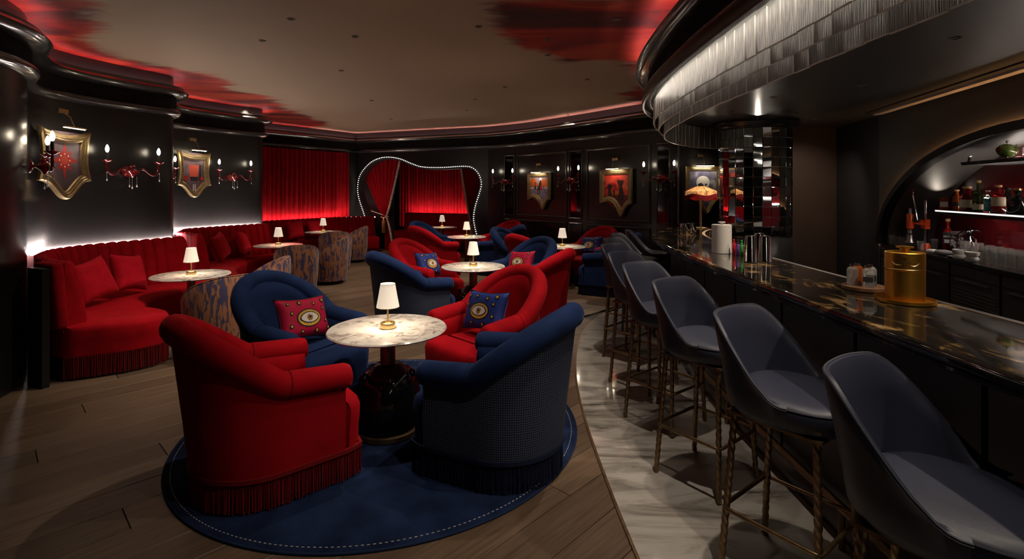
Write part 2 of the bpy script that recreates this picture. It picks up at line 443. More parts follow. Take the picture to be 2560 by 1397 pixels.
def npix(x, y):
    """pixel -> (s, z) on the alcove wall plane"""
    rx = (x - 1280) / FPX
    # NA + s*ND = Y*(rx,1)
    Y = (NA.x * ND.y - NA.y * ND.x) / (rx * ND.y - ND.x)
    s = (Vector((rx * Y, Y)) - NA).dot(ND)
    return s, CH - (y - HOR) * Y / FPX
NOUT = [npix(x, y) for x, y in [(934, 622), (925, 581), (913.5, 538), (899, 492), (897, 464), (904, 436), (926, 410), (949, 398), (973, 395),
        (1001, 399.5), (1029, 411), (1057, 419.5), (1103, 421), (1159, 418), (1181.6, 422), (1196.5, 438), (1202, 460), (1196.5, 484), (1187, 514), (1182.5, 544), (1186, 570), (1191, 590)]]
NOUT = [(NOUT[0][0] + .12, 0.0)] + NOUT + [(NOUT[-1][0] + .12, 0.0)]
NCURVE = cr(NOUT, .05)
def NP(s, z, o=0.0):
    p = NA + ND * s + NN * o; return Vector((p.x, p.y, z))
LW = (NB - NA).length
# wall with the opening: left flank, right flank and top built as one skin around the outline
m = MB(); cs, cz = LW * .47, 1.1; rows = []
RC = [Vector((p.x, max(0, p.y))) for p in NCURVE]
for p in RC:
    d = p - Vector((cs, cz)); k = 1e9
    if d.y > 1e-6: k = min(k, (ZCEIL - cz) / d.y)
    if d.x > 1e-6: k = min(k, (LW - cs) / d.x)
    if d.x < -1e-6: k = min(k, -cs / d.x)
    if d.y < -1e-6: k = min(k, -cz / d.y) if abs(d.x) < 1e-6 else k
    q = Vector((cs, cz)) + d * k
    if p.y <= .02: q = Vector((0 if p.x < cs else LW, 0))
    q.y = max(0, q.y)
    rows.append([NP(p.x, p.y, -.22), NP(p.x, p.y), NP(q.x, q.y), NP(q.x, q.y, -.22)])
# square up the upper corners of the rectangle
for r_ in range(len(rows) - 1):
    for c0, cc in ((NP(0, ZCEIL), NP(0, ZCEIL, -.22)), (NP(LW, ZCEIL), NP(LW, ZCEIL, -.22))):
        A_, B_ = rows[r_][2], rows[r_ + 1][2]
        if (A_.z < ZCEIL - 1e-4) != (B_.z < ZCEIL - 1e-4) and (c0 - A_).length < 1.0:
            m.add([A_, B_, c0], [(0, 1, 2)])
m.grid(rows, closed_u=True)
o = m.obj('wall_alcove', M['black'], None, 30); tag(o, 'black wall with the wavy alcove opening', kind='structure')
ND3, NN3 = Vector((ND.x, ND.y, 0)), Vector((NN.x, NN.y, 0))
fr = empty('alcove_frame', NP(LW / 2, 0), 0, 'wavy black alcove frame ringed with tiny bead lamps', 'frame')
def local(o):  # parent keeps world placement
    o.matrix_parent_inverse = Matrix.Translation(o.parent.location).inverted() if o.parent else Matrix(); return o
m = MB(); rows = []
Nn = normals(NCURVE)
for p, n in zip(NCURVE, Nn):
    row = []
    for d, oo in [(-.0, -.2), (-.0, .03), (.014, .04), (.028, .03), (.028, -.2)]:
        row.append(NP(p.x + n.x * d, max(.0, p.y + n.y * d), oo))
    rows.append(row)
m.grid(rows, closed_u=True); local(m.obj('frame_band', M['ink'], fr))
bm_ = MB().lathe([(0, -.010), (.007, -.008), (.010, 0), (.007, .008), (0, .010)], 6).mesh('bead_lamp'); bm_.materials.append(M['ledbead'])
cap = MB().lathe([(.016, -.02), (.018, 0)], 6).mesh('bead_cup'); cap.materials.append(M['brass'])
pts = resample(NCURVE, .052); nn = normals(pts)
for p, n in zip(pts, nn):
    q = NP(p.x - n.x * .022, p.y - n.y * .022, .016)
    if q.z < .45: continue
    o = link('bead_lamp', bm_, None, fr); o.location = q; local(o)

# alcove interior
ao = wallstrip([NA + ND * -.32 - NN * .23, NA + ND * -.32 - NN * 2.3], 0, 2.6, .1).obj('wall_alcove_left', M['blackmat']); tag(ao, 'left side wall of the alcove', kind='structure')
ao = wallstrip([NA + ND * 3.7 - NN * 2.3, NA + ND * 3.7 - NN * .2], 0, 2.6, .1).obj('wall_alcove_right', M['blackmat']); tag(ao, 'right side wall of the alcove', kind='structure')
ao = wallstrip(resample([NA + ND * -.3 - NN * 2.2, NA + ND * 4.0 - NN * 2.2], .2), 0, 2.6, .1).obj('wall_alcove_back', M['blackmat']); tag(ao, 'back wall of the alcove', kind='structure')
m = MB(); q = [NP(-.4, 2.6, -.15), NP(4.1, 2.6, -.15), NP(4.1, 2.6, -2.4), NP(-.4, 2.6, -2.4)]
m.add(q + [p + Vector((0, 0, .1)) for p in q], [(0, 1, 2, 3), (4, 5, 6, 7), (0, 1, 5, 4), (1, 2, 6, 5), (2, 3, 7, 6), (3, 0, 4, 7)])
ao = m.obj('ceiling_alcove', M['blackmat'], smooth=0); tag(ao, 'black ceiling inside the alcove', kind='structure')

# ------------------------------------------------------------------ cornice with fluted frieze and cove light
def cornice(P, name, label, closed=False):
    root = empty(name, (0, 0, 0), 0, label, None, None, 'structure')
    sweep(P, [(0, 2.53), (.03, 2.535), (.07, 2.55), (.09, 2.575), (.085, 2.60), (.05, 2.625), (.03, 2.63)]).obj('lower_moulding', M['blackgloss2'], root, 60)
    Q = resample(P, .011); N = normals(Q); rows = []
    for i, (p, n) in enumerate(zip(Q, N)):
        d = .034 if i % 2 else .022
        rows.append([(p.x + n.x * d, p.y + n.y * d, 2.628), (p.x + n.x * d, p.y + n.y * d, 2.775)])
    MB().grid(rows).obj('fluted_frieze', M['blackmat'], root, 0, False)
    sweep(P, [(.03, 2.77), (.06, 2.775), (.11, 2.785), (.155, 2.81), (.17, 2.84), (.15, 2.865), (.115, 2.87), (.115, 2.905), (.10, 2.91), (.095, 2.88), (.0, 2.88)]).obj('crown', M['blackgloss2'], root, 60)
    LP = [p for p in P if p.y > 3.4 and p.x < 4.2]
    sweep(LP, [(.066, 2.883), (.066, 2.893), (.088, 2.893), (.088, 2.883)], True).obj('cove_led', M['ledpink'], root)
    return root
cornice(CORNICE, 'trim_2', 'black crown cornice with fluted frieze along the walls')

# ------------------------------------------------------------------ drum over the bar
o = sweep(DRUM, [(0, 2.53), (0, 2.9), (-.2, 2.9), (-.2, 2.53)], True).obj('trim_3', M['blackmat']); tag(o, 'curved black drum fascia above the bar', kind='structure')
cornice(DRUM, 'trim_4', 'black crown cornice with fluted frieze round the bar drum')
b = bmesh.new(); poly = [(p.x, p.y) for p in off(DRUM, -.165)] + [(6.2, -2.9)]
vs = [b.verts.new((x, y, ZSOF)) for x, y in poly]; b.faces.new(vs)
bmesh.ops.triangulate(b, faces=b.faces[:], ngon_method='EAR_CLIP')
ext = bmesh.ops.extrude_face_region(b, geom=b.faces[:])
for v in [g for g in ext['geom'] if isinstance(g, bmesh.types.BMVert)]: v.co.z += .06
bmesh.ops.recalc_face_normals(b, faces=b.faces); me = bpy.data.meshes.new('soffit'); b.to_mesh(me); b.free()
o = link('ceiling_soffit', me, M['soffit']); tag(o, 'satin black soffit over the bar', kind='structure')

# hanging glass tiles in three tiers
va = empty('glass_tile_valance', (1.3, 2.4, 2.2), 0, 'three tiers of ribbed cast glass tiles hung round the bar drum', 'valance')
TW = .128
def tier(d, z0, z1, stagger):
    P = resample(off(DRUM, d), TW); me = rbox((0, 0, 0), (TW - .003, .014, z1 - z0), .0045, 1).mesh('glass_tile', 20); me.materials.append(M['vglass']); me.materials.append(M['vedge'])
    for p_ in me.polygons: p_.material_index = 0 if abs(p_.normal.y) > .9 else 1
    k = 0
    for i in range(len(P) - 1):
        a, c = P[i].lerp(P[i + 1], stagger), (P[i + 1].lerp(P[min(i + 2, len(P) - 1)], stagger))
        mid = (a + c) / 2
        if mid.y < .35 or mid.x > 3.35: continue
        o = link('glass_tile', me, None, va); t = c - a
        o.location = (mid.x, mid.y, (z0 + z1) / 2 + random.uniform(-.003, .003))
        o.rotation_euler = (random.uniform(-.02, .02), 0, math.atan2(t.y, t.x) + random.uniform(-.03, .03)); local(o); k += 1
    return k
NT = tier(-.03, 2.30, 2.52, 0) + tier(-.085, 2.232, 2.46, .5) + tier(-.14, 2.165, 2.46, .2)
local(sweep([p for p in DRUM if p.y < 5.2], [(.05, 2.518), (.064, 2.518), (.064, 2.526), (.05, 2.526)], True).obj('led_strip', M['ledtile'], va))
local(sweep(DRUM, [(.07, 2.478), (.07, 2.535), (.095, 2.57), (.098, 2.50), (.088, 2.478)], True).obj('led_baffle', M['black'], va, 50))
for d in (-.05, -.115): local(sweep(off([p for p in DRUM if p.y < 5.6], d), [(-.006, 2.45), (.006, 2.45), (.006, 2.458), (-.006, 2.458)], True).obj('added_led_strip', M['ledtile2'], va))  # strips added behind the tiles to brighten the glass

# soffit slot along the back bar
WO = Vector((2.96, 0)); WD = Vector((.2242, .9745)); WN = Vector((-.9745, .2242))
def AW(t, z, o=0.0):
    p = WO + WD * t + WN * o; return Vector((p.x, p.y, z))
def awbox(t0, t1, z0, z1, o0, o1):
    m = MB(); v = [AW(t, z, o) for t in (t0, t1) for z in (z0, z1) for o in (o0, o1)]
    m.add(v, [(0, 1, 3, 2), (4, 6, 7, 5), (0, 4, 5, 1), (2, 3, 7, 6), (0, 2, 6, 4), (1, 5, 7, 3)]); return m
o = awbox(-1, 6.0, ZSOF - .012, ZSOF - .001, .16, .24).obj('trim_5', M['ink'], smooth=0); tag(o, 'dark linear air slot in the soffit', kind='structure')
o = awbox(-1, 6.0, ZSOF - .03, ZSOF - .001, .08, .16).obj('trim_6', M['slotlit'], smooth=0); tag(o, 'edge strip of the soffit slot, painted pale as if lit', kind='structure')

# ------------------------------------------------------------------ ceiling with the painted sky
CP = lambda x, y: at(x, y, ZCEIL)
LEFTC = [CP(*p) for p in [(250, 3), (262, 60), (222, 108), (330, 150), (430, 172), (540, 192), (590, 207), (560, 218), (680, 245), (722, 272), (770, 290), (830, 312), (760, 330), (880, 333), (960, 339)]] + [(-3.5, 15), (-7.5, 15), (-7.5, 2.8)]
RIGHTC = [CP(*p) for p in [(1225, 3), (1240, 70), (1290, 110), (1385, 140), (1405, 158), (1450, 155), (1500, 150), (1590, 178), (1618, 200), (1570, 228), (1540, 240), (1595, 262), (1560, 284), (1470, 290), (1420, 305), (1330, 312), (1240, 318), (1140, 322), (1060, 338)]] + [(-2.2, 15), (7, 15), (7, 2.6)]
def sdist(p, poly):
    inside = False; best = 1e9
    for i in range(len(poly)):
        a, c = Vector(poly[i - 1]), Vector(poly[i])
        if (a.y > p.y) != (c.y > p.y) and p.x < (c.x - a.x) * (p.y - a.y) / (c.y - a.y) + a.x: inside = not inside
        ab = c - a; t = max(0, min(1, (p - a).dot(ab) / max(1e-9, ab.length_squared))); best = min(best, (a + ab * t - p).length)
    return best if inside else -best
nx, ny = 84, 120; X0, X1, Y0, Y1 = -6.4, 6.2, -3.1, 15.6
rows = [[(X0 + (X1 - X0) * i / nx, Y0 + (Y1 - Y0) * j / ny, ZCEIL) for i in range(nx + 1)] for j in range(ny + 1)]
cm = MB().grid(rows); me = cm.mesh('ceiling', 0)
at_ = me.attributes.new('cloud', 'FLOAT', 'POINT')
for i, v in enumerate(me.vertices):
    p = Vector((v.co.x, v.co.y)); at_.data[i].value = max(-2, min(2, max(sdist(p, LEFTC), sdist(p, RIGHTC))))
def sky():
    m, n, l, b = nt('painted_sky_ceiling')
    tc = n.new('ShaderNodeTexCoord'); mp = n.new('ShaderNodeMapping'); mp.inputs['Rotation'].default_value = (0, 0, R(25)); mp.inputs['Scale'].default_value = (.55, 1.5, 1)
    l.new(tc.outputs['Object'], mp.inputs['Vector'])
    at = n.new('ShaderNodeAttribute'); at.attribute_name = 'cloud'
    t = n.new('ShaderNodeTexNoise'); t.inputs['Scale'].default_value = 2.2; t.inputs['Detail'].default_value = 6; t.inputs['Roughness'].default_value = .58; t.inputs['Distortion'].default_value = .5
    l.new(mp.outputs['Vector'], t.inputs['Vector'])
    a1 = n.new('ShaderNodeMath'); a1.operation = 'MULTIPLY_ADD'; a1.inputs[1].default_value = .9; a1.inputs[2].default_value = -.45; l.new(t.outputs['Fac'], a1.inputs[0])
    a2 = n.new('ShaderNodeMath'); a2.operation = 'ADD'; l.new(a1.outputs[0], a2.inputs[0]); l.new(at.outputs['Fac'], a2.inputs[1])
    mr = n.new('ShaderNodeMapRange'); mr.interpolation_type = 'SMOOTHSTEP'; mr.inputs['From Min'].default_value = -.10; mr.inputs['From Max'].default_value = .16; l.new(a2.outputs[0], mr.inputs['Value'])
    t2 = n.new('ShaderNodeTexNoise'); t2.inputs['Scale'].default_value = 1.1; t2.inputs['Detail'].default_value = 5; t2.inputs['Distortion'].default_value = .8; l.new(mp.outputs['Vector'], t2.inputs['Vector'])
    r = ramp(n, [(.30, (.035, .014, .014)), (.42, (.10, .014, .013)), (.52, (.26, .018, .014)), (.62, (.36, .05, .02)), (.72, (.16, .016, .013))]); l.new(t2.outputs['Fac'], r.inputs['Fac'])
    mx = n.new('ShaderNodeMix'); mx.data_type = 'RGBA'; mx.inputs['A'].default_value = (.32, .235, .165, 1)
    l.new(mr.outputs['Result'], mx.inputs['Factor']); l.new(r.outputs['Color'], mx.inputs['B']); l.new(mx.outputs['Result'], b.inputs['Base Color'])
    b.inputs['Roughness'].default_value = .7; b.inputs['Specular IOR Level'].default_value = .15
    return m
o = link('ceiling', me, sky()); tag(o, 'beige ceiling painted with red storm clouds at its rim', kind='structure')
o = MB().box((0, 6.2, ZCEIL + .06), (13, 18.8, .1)).obj('ceiling_slab', M['blackmat'], smooth=0); tag(o, 'slab above the painted ceiling', kind='structure')

# ------------------------------------------------------------------ panelling on the back wall
def wpix(x):
    """arc index on W_BACK seen at pixel column x"""
    best = min(range(len(W_BACK)), key=lambda i: abs(W_BACK[i].x / W_BACK[i].y * FPX + 1280 - x)); return best
ntrim = [7]
def panel_frame(x0, x1, z0, z1, label, wdt=.036):
    i0, i1 = wpix(x0), wpix(x1); P = W_BACK[i0:i1 + 1]
    root = MB()
    for za, zb in ((z0, z0 + wdt), (z1 - wdt, z1)):
        s = sweep(P, [(0, za), (.012, za), (.022, (za + zb) / 2), (.012, zb), (0, zb)]); root.add(s.v, s.f)
    for i, sgn in ((i0, 1), (i1, -1)):
        p = W_BACK[i]; n = normals(W_BACK)[i]; t = Vector((-n.y, n.x)) * sgn
        q = [p, p + n * .012, p + t * wdt / 2 + n * .022, p + t * wdt + n * .012, p + t * wdt]
        v = [(a.x, a.y, z) for z in (z0, z1) for a in q]; root.add(v, [(k, k + 1, k + 6, k + 5) for k in range(4)])
    o = root.obj('trim_%d' % ntrim[0], M['blackgloss'], None, 30); ntrim[0] += 1
    tag(o, label, kind='structure')
def wall_mirror(x0, x1, z0, z1, label):
    P = W_BACK[wpix(x0):wpix(x1) + 1]
    o = sweep([P[0], P[-1]], [(.004, z0), (.010, z0), (.010, z1), (.004, z1)], True).obj('mirror_strip', M['darkmirror'], None, 20)
    tag(o, label, 'mirror', 'antique mirror strips on the panelled wall')
for x0, x1, nm in [(1293, 1415, 'left painting'), (1466, 1625, 'middle painting'), (1697, 1830, 'moon painting')]:
    panel_frame(x0, x1, 1.02, 2.36, 'black moulding frame round the panel of the ' + nm)
    panel_frame(x0, x1, .14, .94, 'black moulding frame below the ' + nm)
for x0, x1, lb in [(1259, 1285, 'narrow antique mirror strip nearest the alcove'), (1425, 1455, 'narrow antique mirror strip between the left and middle paintings'), (1642, 1678, 'narrow antique mirror strip between the middle and moon paintings')]:
    panel_frame(x0, x1, 1.02, 2.36, 'moulding frame of the ' + lb, .02)
    wall_mirror(x0 + 2, x1 - 2, 1.04, 2.34, lb)
    panel_frame(x0, x1, .14, .94, 'small moulding frame below the ' + lb, .02)

# ------------------------------------------------------------------ walls on the bar side
o = wallstrip([Vector((4.70, 7.33)), Vector((3.3, 7.33))][::-1], 0, ZSOF, .1).obj('wall_brown', M['brownwall'], smooth=0); tag(o, 'brown leather clad wall beside the mirror column', kind='structure')
o = awbox(6.24, 7.58, 0, ZSOF, 0, -.12).obj('wall_bar_return', M['ink'], smooth=0); tag(o, 'black wall strip between brown wall and arch', kind='structure')
TC, EA, EB, EZ = 3.85, 2.36, 1.13, .95
m = MB(); ts = [-2.8, TC - EA] + [TC - EA * math.cos(math.pi * k / 64) for k in range(1, 64)] + [TC + EA, 6.24]
def ez(t):
    u = (t - TC) / EA; return EZ + EB * math.sqrt(max(0, 1 - u * u)) if abs(u) < 1 else 0
rows = []
for k, t in enumerate(ts):
    inside = 1 < k < len(ts) - 2
    zl = ez(t) if inside else 0
    if k in (1, len(ts) - 2):
        if k == 1: rows.append([AW(t, 0), AW(t, ZSOF)]); rows.append([AW(t, EZ), AW(t, ZSOF)])
        else: rows.append([AW(t, EZ), AW(t, ZSOF)]); rows.append([AW(t, 0), AW(t, ZSOF)])
    else: rows.append([AW(t, zl), AW(t, ZSOF)])
rows = [[r_[0], r_[1], r_[1] - Vector((WN.x, WN.y, 0)) * .04, r_[0] - Vector((WN.x, WN.y, 0)) * .04] for r_ in rows]
m.grid(rows, closed_u=True); o = m.obj('wall_right', M['archwall'], None, 0)
tag(o, 'charcoal wall with the wide bar arch', kind='structure')
# recess: intrados, red back, counter
th = [math.pi * k / 60 for k in range(61)]
EL = [(TC - EA * math.cos(a), EZ + EB * math.sin(a)) for a in th]
m = MB(); m.grid([[AW(t, z, -.041), AW(t, z, -.55), AW(TC + (t - TC) * 1.012, EZ + (z - EZ) * 1.025, -.55), AW(TC + (t - TC) * 1.012, EZ + (z - EZ) * 1.025, -.041)] for t, z in EL], closed_u=True); o = m.obj('wall_arch_reveal', M['archwall'], None, 40)
tag(o, 'grey curved reveal of the bar arch', kind='structure')
o = awbox(TC - EA - .1, TC + EA + .1, .3, EZ + EB + .1, -.55, -.60).obj('wall_arch_back', M['redpanel'], smooth=0); tag(o, 'dark red glass back panel of the bar arch', kind='structure')
ar = empty('arch_trim', AW(TC, EZ), 0, 'black arch trim with amber light round the back bar', 'arch trim')
m = MB(); rows = []
for a in th:
    ca, sa = math.cos(a), math.sin(a); row = []
    for k, oo in [(-.045, -.05), (-.045, .045), (.028, .045), (.028, .022), (-.02, .022), (-.02, -.05)]:
        row.append(AW(TC - (EA + k) * ca, EZ + (EB + k) * sa, oo))
    rows.append(row)
m.grid(rows, closed_u=True); local(m.obj('arch_band', M['blackmat'], ar, 40))
m = MB(); rows = []
for a in th:
    ca, sa = math.cos(a), math.sin(a)
    rows.append([AW(TC - (EA + k) * ca, EZ + (EB + k) * sa, oo) for k, oo in [(.002, .004), (.012, .004), (.012, .014), (.002, .014)]])
m.grid(rows, closed_u=True); local(m.obj('amber_led', M['ledamber'], ar))

# ------------------------------------------------------------------ banquettes, curtains
def idx(P, p):
    p = Vector(p); return min(range(len(P)), key=lambda i: (P[i] - p).length)

def strands(path, z0, z1, mat, parent, step=.011, r=.0042, name='fringe', seed=3, closed=False):
    rnd = random.Random(seed); m = MB(); Q = resample(path, step)
    for i, p in enumerate(Q[:-1] if closed else Q):
        h = z0 + rnd.uniform(0, .012); dx, dy = rnd.uniform(-.005, .005), rnd.uniform(-.005, .005)
        rr = r * rnd.uniform(.8, 1.2); a0 = rnd.uniform(0, 2)
        v = []
        for z, k in ((z1, .0), ((z0 + z1) / 2, .6), (h, 1.0)):
            for j in range(4):
                a = a0 + j * math.pi / 2
                v.append((p.x + dx * k + rr * math.cos(a), p.y + dy * k + rr * math.sin(a), z))
        m.add(v, [(a * 4 + j, a * 4 + (j + 1) % 4, a * 4 + 4 + (j + 1) % 4, a * 4 + 4 + j) for a in (0, 1) for j in range(4)] + [(8, 9, 10, 11)])
    o = m.obj(name, mat, parent, 60, False); tag(o, kind='stuff'); return o

def banquette(name, label, back, front, ztop=.99, chw=.125, led=True, skip=0, flute=True):
    """back: plan path along the wall (room on its right); front: seat front path, same direction"""
    root = empty(name, (back[0].x, back[0].y, 0), 0, label, 'banquette', 'red velvet banquettes along the walls')
    L = sum((back[i + 1] - back[i]).length for i in range(len(back) - 1))
    nch = max(1, int(round(L / chw)))
    Q = resample(back, L / nch / 8); 
    Q = Q[:nch * 8 + 1]
    N = normals(Q)
    prof = [(.22, .40), (.255, .47), (.235, .60), (.205, .78), (.17, ztop - .06), (.14, ztop - .012), (.10, ztop), (.065, ztop - .02), (.055, .40)]
    for c in range(nch):
        rows = []
        for k in range(9):
            i = min(c * 8 + k, len(Q) - 1); s = abs(math.sin(math.pi * k / 8)) ** .55 if flute else 1
            rows.append([(Q[i].x + N[i].x * (o - (.034 * (1 - s) if o > .08 else 0)), Q[i].y + N[i].y * (o - (.034 * (1 - s) if o > .08 else 0)), z - (.018 * (1 - s) if z > ztop - .07 else 0)) for o, z in prof])
        m = MB().grid(rows)
        if c in (0, nch - 1):
            n9 = len(prof); k = 0 if c == 0 else 8
            m.f.append(tuple(k * n9 + j for j in range(n9)))
        local(m.obj('back_channel', M['red'], root, 50))
    # seat
    n = 60
    B2 = resample(off(back, .06), 1e9) ; 
    def samp(P, n):
        tot = sum((P[i + 1] - P[i]).length for i in range(len(P) - 1)); return resample(P, tot / n)
    A, Fp = samp(off(back, .06), n), samp(front, n)
    rows = []
    for a, f in zip(A, Fp):
        d = (f - a); ln = d.length; u = d / max(ln, 1e-6)
        rows.append([(a.x, a.y, .19), (a.x, a.y, .44)] + [(a.x + u.x * (ln + q), a.y + u.y * (ln + q), z) for q, z in [(-.25, .452), (-.07, .445), (-.02, .43), (0, .40), (-.005, .32), (-.012, .26), (-.012, .19)]])
    m = MB().grid(rows, closed_u=True); k = 9; m.f.append(tuple(range(k))); m.f.append(tuple(len(m.v) - k + j for j in range(k)))
    local(m.obj('seat', M['red'], root, 50))
    rim = [Vector((A[0].x, A[0].y))] + [a + (f - a).normalized() * ((f - a).length - .015) for a, f in zip(A, Fp)] + [Vector((A[-1].x, A[-1].y))]
    local(strands(rim, .012, .20, M['redfringe'], root, .014, .005))
    kick = [a + (f - a).normalized() * max(.02, (f - a).length - .06) for a, f in zip(A, Fp)]
    mk = MB().grid([[(a.x, a.y, .0), (a.x, a.y, .19), (q.x, q.y, .19), (q.x, q.y, 0)] for a, q in zip(A, kick)], closed_u=True)
    mk.f.append((0, 1, 2, 3)); mk.f.append(tuple(len(mk.v) - 4 + j for j in range(4)))
    local(mk.obj('plinth', M['ink'], root, 30))
    if led:
        local(sweep(back[skip:], [(.025, ztop - .03), (.045, ztop - .03), (.045, ztop - .018), (.025, ztop - .018)], True).obj('wall_washer', M['ledw'] if led is True else led, root))
    return root

i0, i1 = idx(W_LEFT, (-4.15, 4.38)), idx(W_LEFT, (-4.41, 6.62))
bk1 = [Vector((-3.72, 4.17)), Vector((-3.95, 4.27))] + W_LEFT[i0 + 3:i1 + 1]
bk1 = resample(cr([bk1[0], bk1[1]] + bk1[4::6] + [bk1[-1]], .05), .05)
fr1 = cr([(-3.62, 4.24), (-3.32, 4.42), (-3.16, 4.66), (-3.3, 4.9), (-3.62, 5.05), (-3.76, 5.35), (-3.76, 5.8), (-3.66, 6.2), (-3.52, 6.5), (-3.46, 6.75)], .05)
b1 = banquette('banquette', 'curved red velvet banquette nearest the camera with long fringe', bk1, fr1, skip=22)
e = MB()   # upholstered end wing
ep = rbox((0, 0, 0), (.30, .09, .55), .035, 3, Matrix.Translation((-3.80, 4.22, .715)) @ Matrix.Rotation(R(-24), 4, 'Z') @ Matrix.Rotation(R(4), 4, 'X')).obj('end_wing', M['red'], b1, 50); local(ep)
local(MB().box((0, 0, 0), (.22, .05, .95), Matrix.Translation((-3.82, 4.13, .475)) @ Matrix.Rotation(R(-24), 4, 'Z')).obj('end_panel', M['blackmat'], b1, 0))
i2, i3 = idx(W_LEFT, (-4.41, 6.7)), idx(W_LEFT, (-4.56, 9.3))
bk2 = W_LEFT[i2:i3]
bk2 = cr([Vector((-4.30, 6.78)), Vector((-4.52, 6.96)), Vector((-4.86, 7.22)), Vector((-5.06, 7.56))] + W_LEFT[idx(W_LEFT, (-5.18, 7.95)):i3:9] + [W_LEFT[i3]], .05)
fr2 = cr([(-3.46, 6.78), (-3.72, 7.02), (-4.0, 7.4), (-4.16, 7.85), (-4.21, 8.3), (-4.14, 8.7), (-3.88, 9.05), (-3.66, 9.4)], .05)
bk2 = off(bk2, .05)
banquette('banquette', 'curved red velvet banquette along the middle of the left wall', bk2, fr2, skip=9)
bk3 = resample([W_CURT[0] + Vector((.1, -.1)), W_CURT[-1] + Vector((.02, -.25)), NA + ND * .42], .1)
bk3 = resample(cr([W_CURT[0], W_CURT[len(W_CURT) // 2], W_CURT[-8] + Vector((.05, -.03)), NA + ND * .30 + NN * .24, NA + ND * .75 + NN * .10], .05), .05)
bk3 = off(bk3, .12)
fr3 = cr([(-4.85, 10.4), (-4.52, 11.05), (-4.38, 11.5), (-3.95, 12.0), (-3.5, 12.25), (-3.2, 12.35)], .05)
banquette('banquette', 'red velvet banquette in front of the tall red curtain', bk3, fr3, .93, led=M['ledcurt'])
nb = resample([NA + ND * .3 - NN * 1.95, NA + ND * 3.6 - NN * 1.95], .1); nf = resample([NA + ND * .3 - NN * 1.2, NA + ND * 3.6 - NN * 1.2], .1)
banquette('banquette', 'red velvet banquette inside the alcove', nb, nf, .93, led=M['ledcurt'], flute=False)

def pleats(P, z0, z1, amp, wl, seed=1, nz=2):
    rnd = random.Random(seed); Q = resample(P, wl / 8); N = normals(Q); rows = []; ph = 0; amps = []
    for i in range(len(Q)):
        if i % 8 == 0: a = amp * rnd.uniform(.5, 1.3)
        amps.append(a)
    for i, (p, n) in enumerate(zip(Q, N)):
        d = amps[i] * math.sin(2 * math.pi * i / 8 + .6 * math.sin(i * .13))
        rows.append([(p.x + n.x * d, p.y + n.y * d, z0 + (z1 - z0) * k / nz) for k in range(nz + 1)])
    return MB().grid(rows)
cp = off(W_CURT, .07)
third = len(cp) // 3
for k, lb in enumerate(['left panel of the tall red curtain', 'centre panel of the tall red curtain', 'right panel of the tall red curtain']):
    P = cp[k * third:(k + 1) * third + 1] if k < 2 else cp[k * third:-3]
    o = pleats(P, .5, 2.52, .034, .11, k).obj('curtain', M['redback'], None, 70, False); tag(o, 'red velvet floor curtain, ' + lb, 'curtain', 'tall red curtain panels')
o = pleats(resample([NA + ND * -.12 - NN * 2.1, NA + ND * 3.65 - NN * 2.1], .1), .5, 2.58, .03, .1, 9).obj('curtain', M['redback'], None, 70, False); tag(o, 'red velvet curtain across the back of the alcove', 'curtain')

def drape(px_top0, px_top1, px_tie, y_tie, px_bot, label, flip):
    s0, s1, stie = npix(px_top0, 430)[0], npix(px_top1, 430)[0], npix(px_tie, y_tie)[0]; ztie = npix(px_tie, y_tie)[1]; sb = npix(px_bot, 600)[0]
    zt = 2.5; rows = []; n = 60; edge = []
    for i in range(n + 1):
        u = i / n; top = s0 + (s1 - s0) * u; tie = stie + (u - .5) * .10; bot = sb + (u - .5) * .26; row = []
        for k in range(15):
            z = zt * (1 - k / 14)
            if z > ztie:
                t = (z - ztie) / (zt - ztie); t = t ** .85; s = tie + (top - tie) * t; amp = .012 + .02 * t
            else:
                t = 1 - z / ztie; s = tie + (bot - tie) * t ** .6; amp = .014 + .012 * t
            row.append(NP(s, max(.02, z), -.32 + amp * math.sin(u * 2 * math.pi * 9) + .03 * math.sin(u * 3)))
        rows.append(row)
    root = empty('tied_drape', NP(stie, 0, -.32), 0, label, 'curtain', 'tied back drapes of the alcove')
    local(MB().grid(rows).obj('cloth', M['redback'], root, 70, False))
    er = rows[-1] if not flip else rows[0]
    bm = MB(); path = []
    for k in range(14):
        a, c = er[k], er[k + 1]
        for q in range(4): path.append(a.lerp(c, q / 4) + Vector((NN.x, NN.y, 0)) * .03)
    m = MB().tube(path, .018, 6); local(m.obj('braid', M['trimw'], root))
    tu = MB().lathe([(0, -.02), (.02, -.01), (.024, .008), (.008, .022), (0, .024)], 6).mesh('tuft'); tu.materials.append(M['trimw'])
    sd = -1 if not flip else 1
    for k in range(0, len(path), 1):
        o = link('tuft', tu, None, root); o.location = path[k] + ND3 * (.022 * -sd); local(o)
    tz = ztie
    m = MB().tube([NP(stie + (u) * .12, tz + .02 * abs(u), -.32 + .09 * math.cos(u * 1.5)) for u in (-1, -.5, 0, .5, 1)] + [NP(stie - .45 * sd * -1 * -1 if False else stie + (-.4 if not flip else .3), tz + .17, -.27)], .014, 6)
    local(m.obj('tieback', M['trimw'], root))
    tq = NP(stie + .05, tz - .1, -.2)
    m = MB().lathe([(0, .1), (.02, .09), (.022, .05), (.045, .02), (.05, -.28), (.046, -.29)], 10, tq); local(m.obj('tassel', M['brass'], root))
    return root
drape(872, 985, 943, 545, 955, 'left tied red drape with beaded braid at the alcove', False)
drape(1133, 1200, 1168, 555, 1176, 'right tied red drape with beaded braid at the alcove', True)

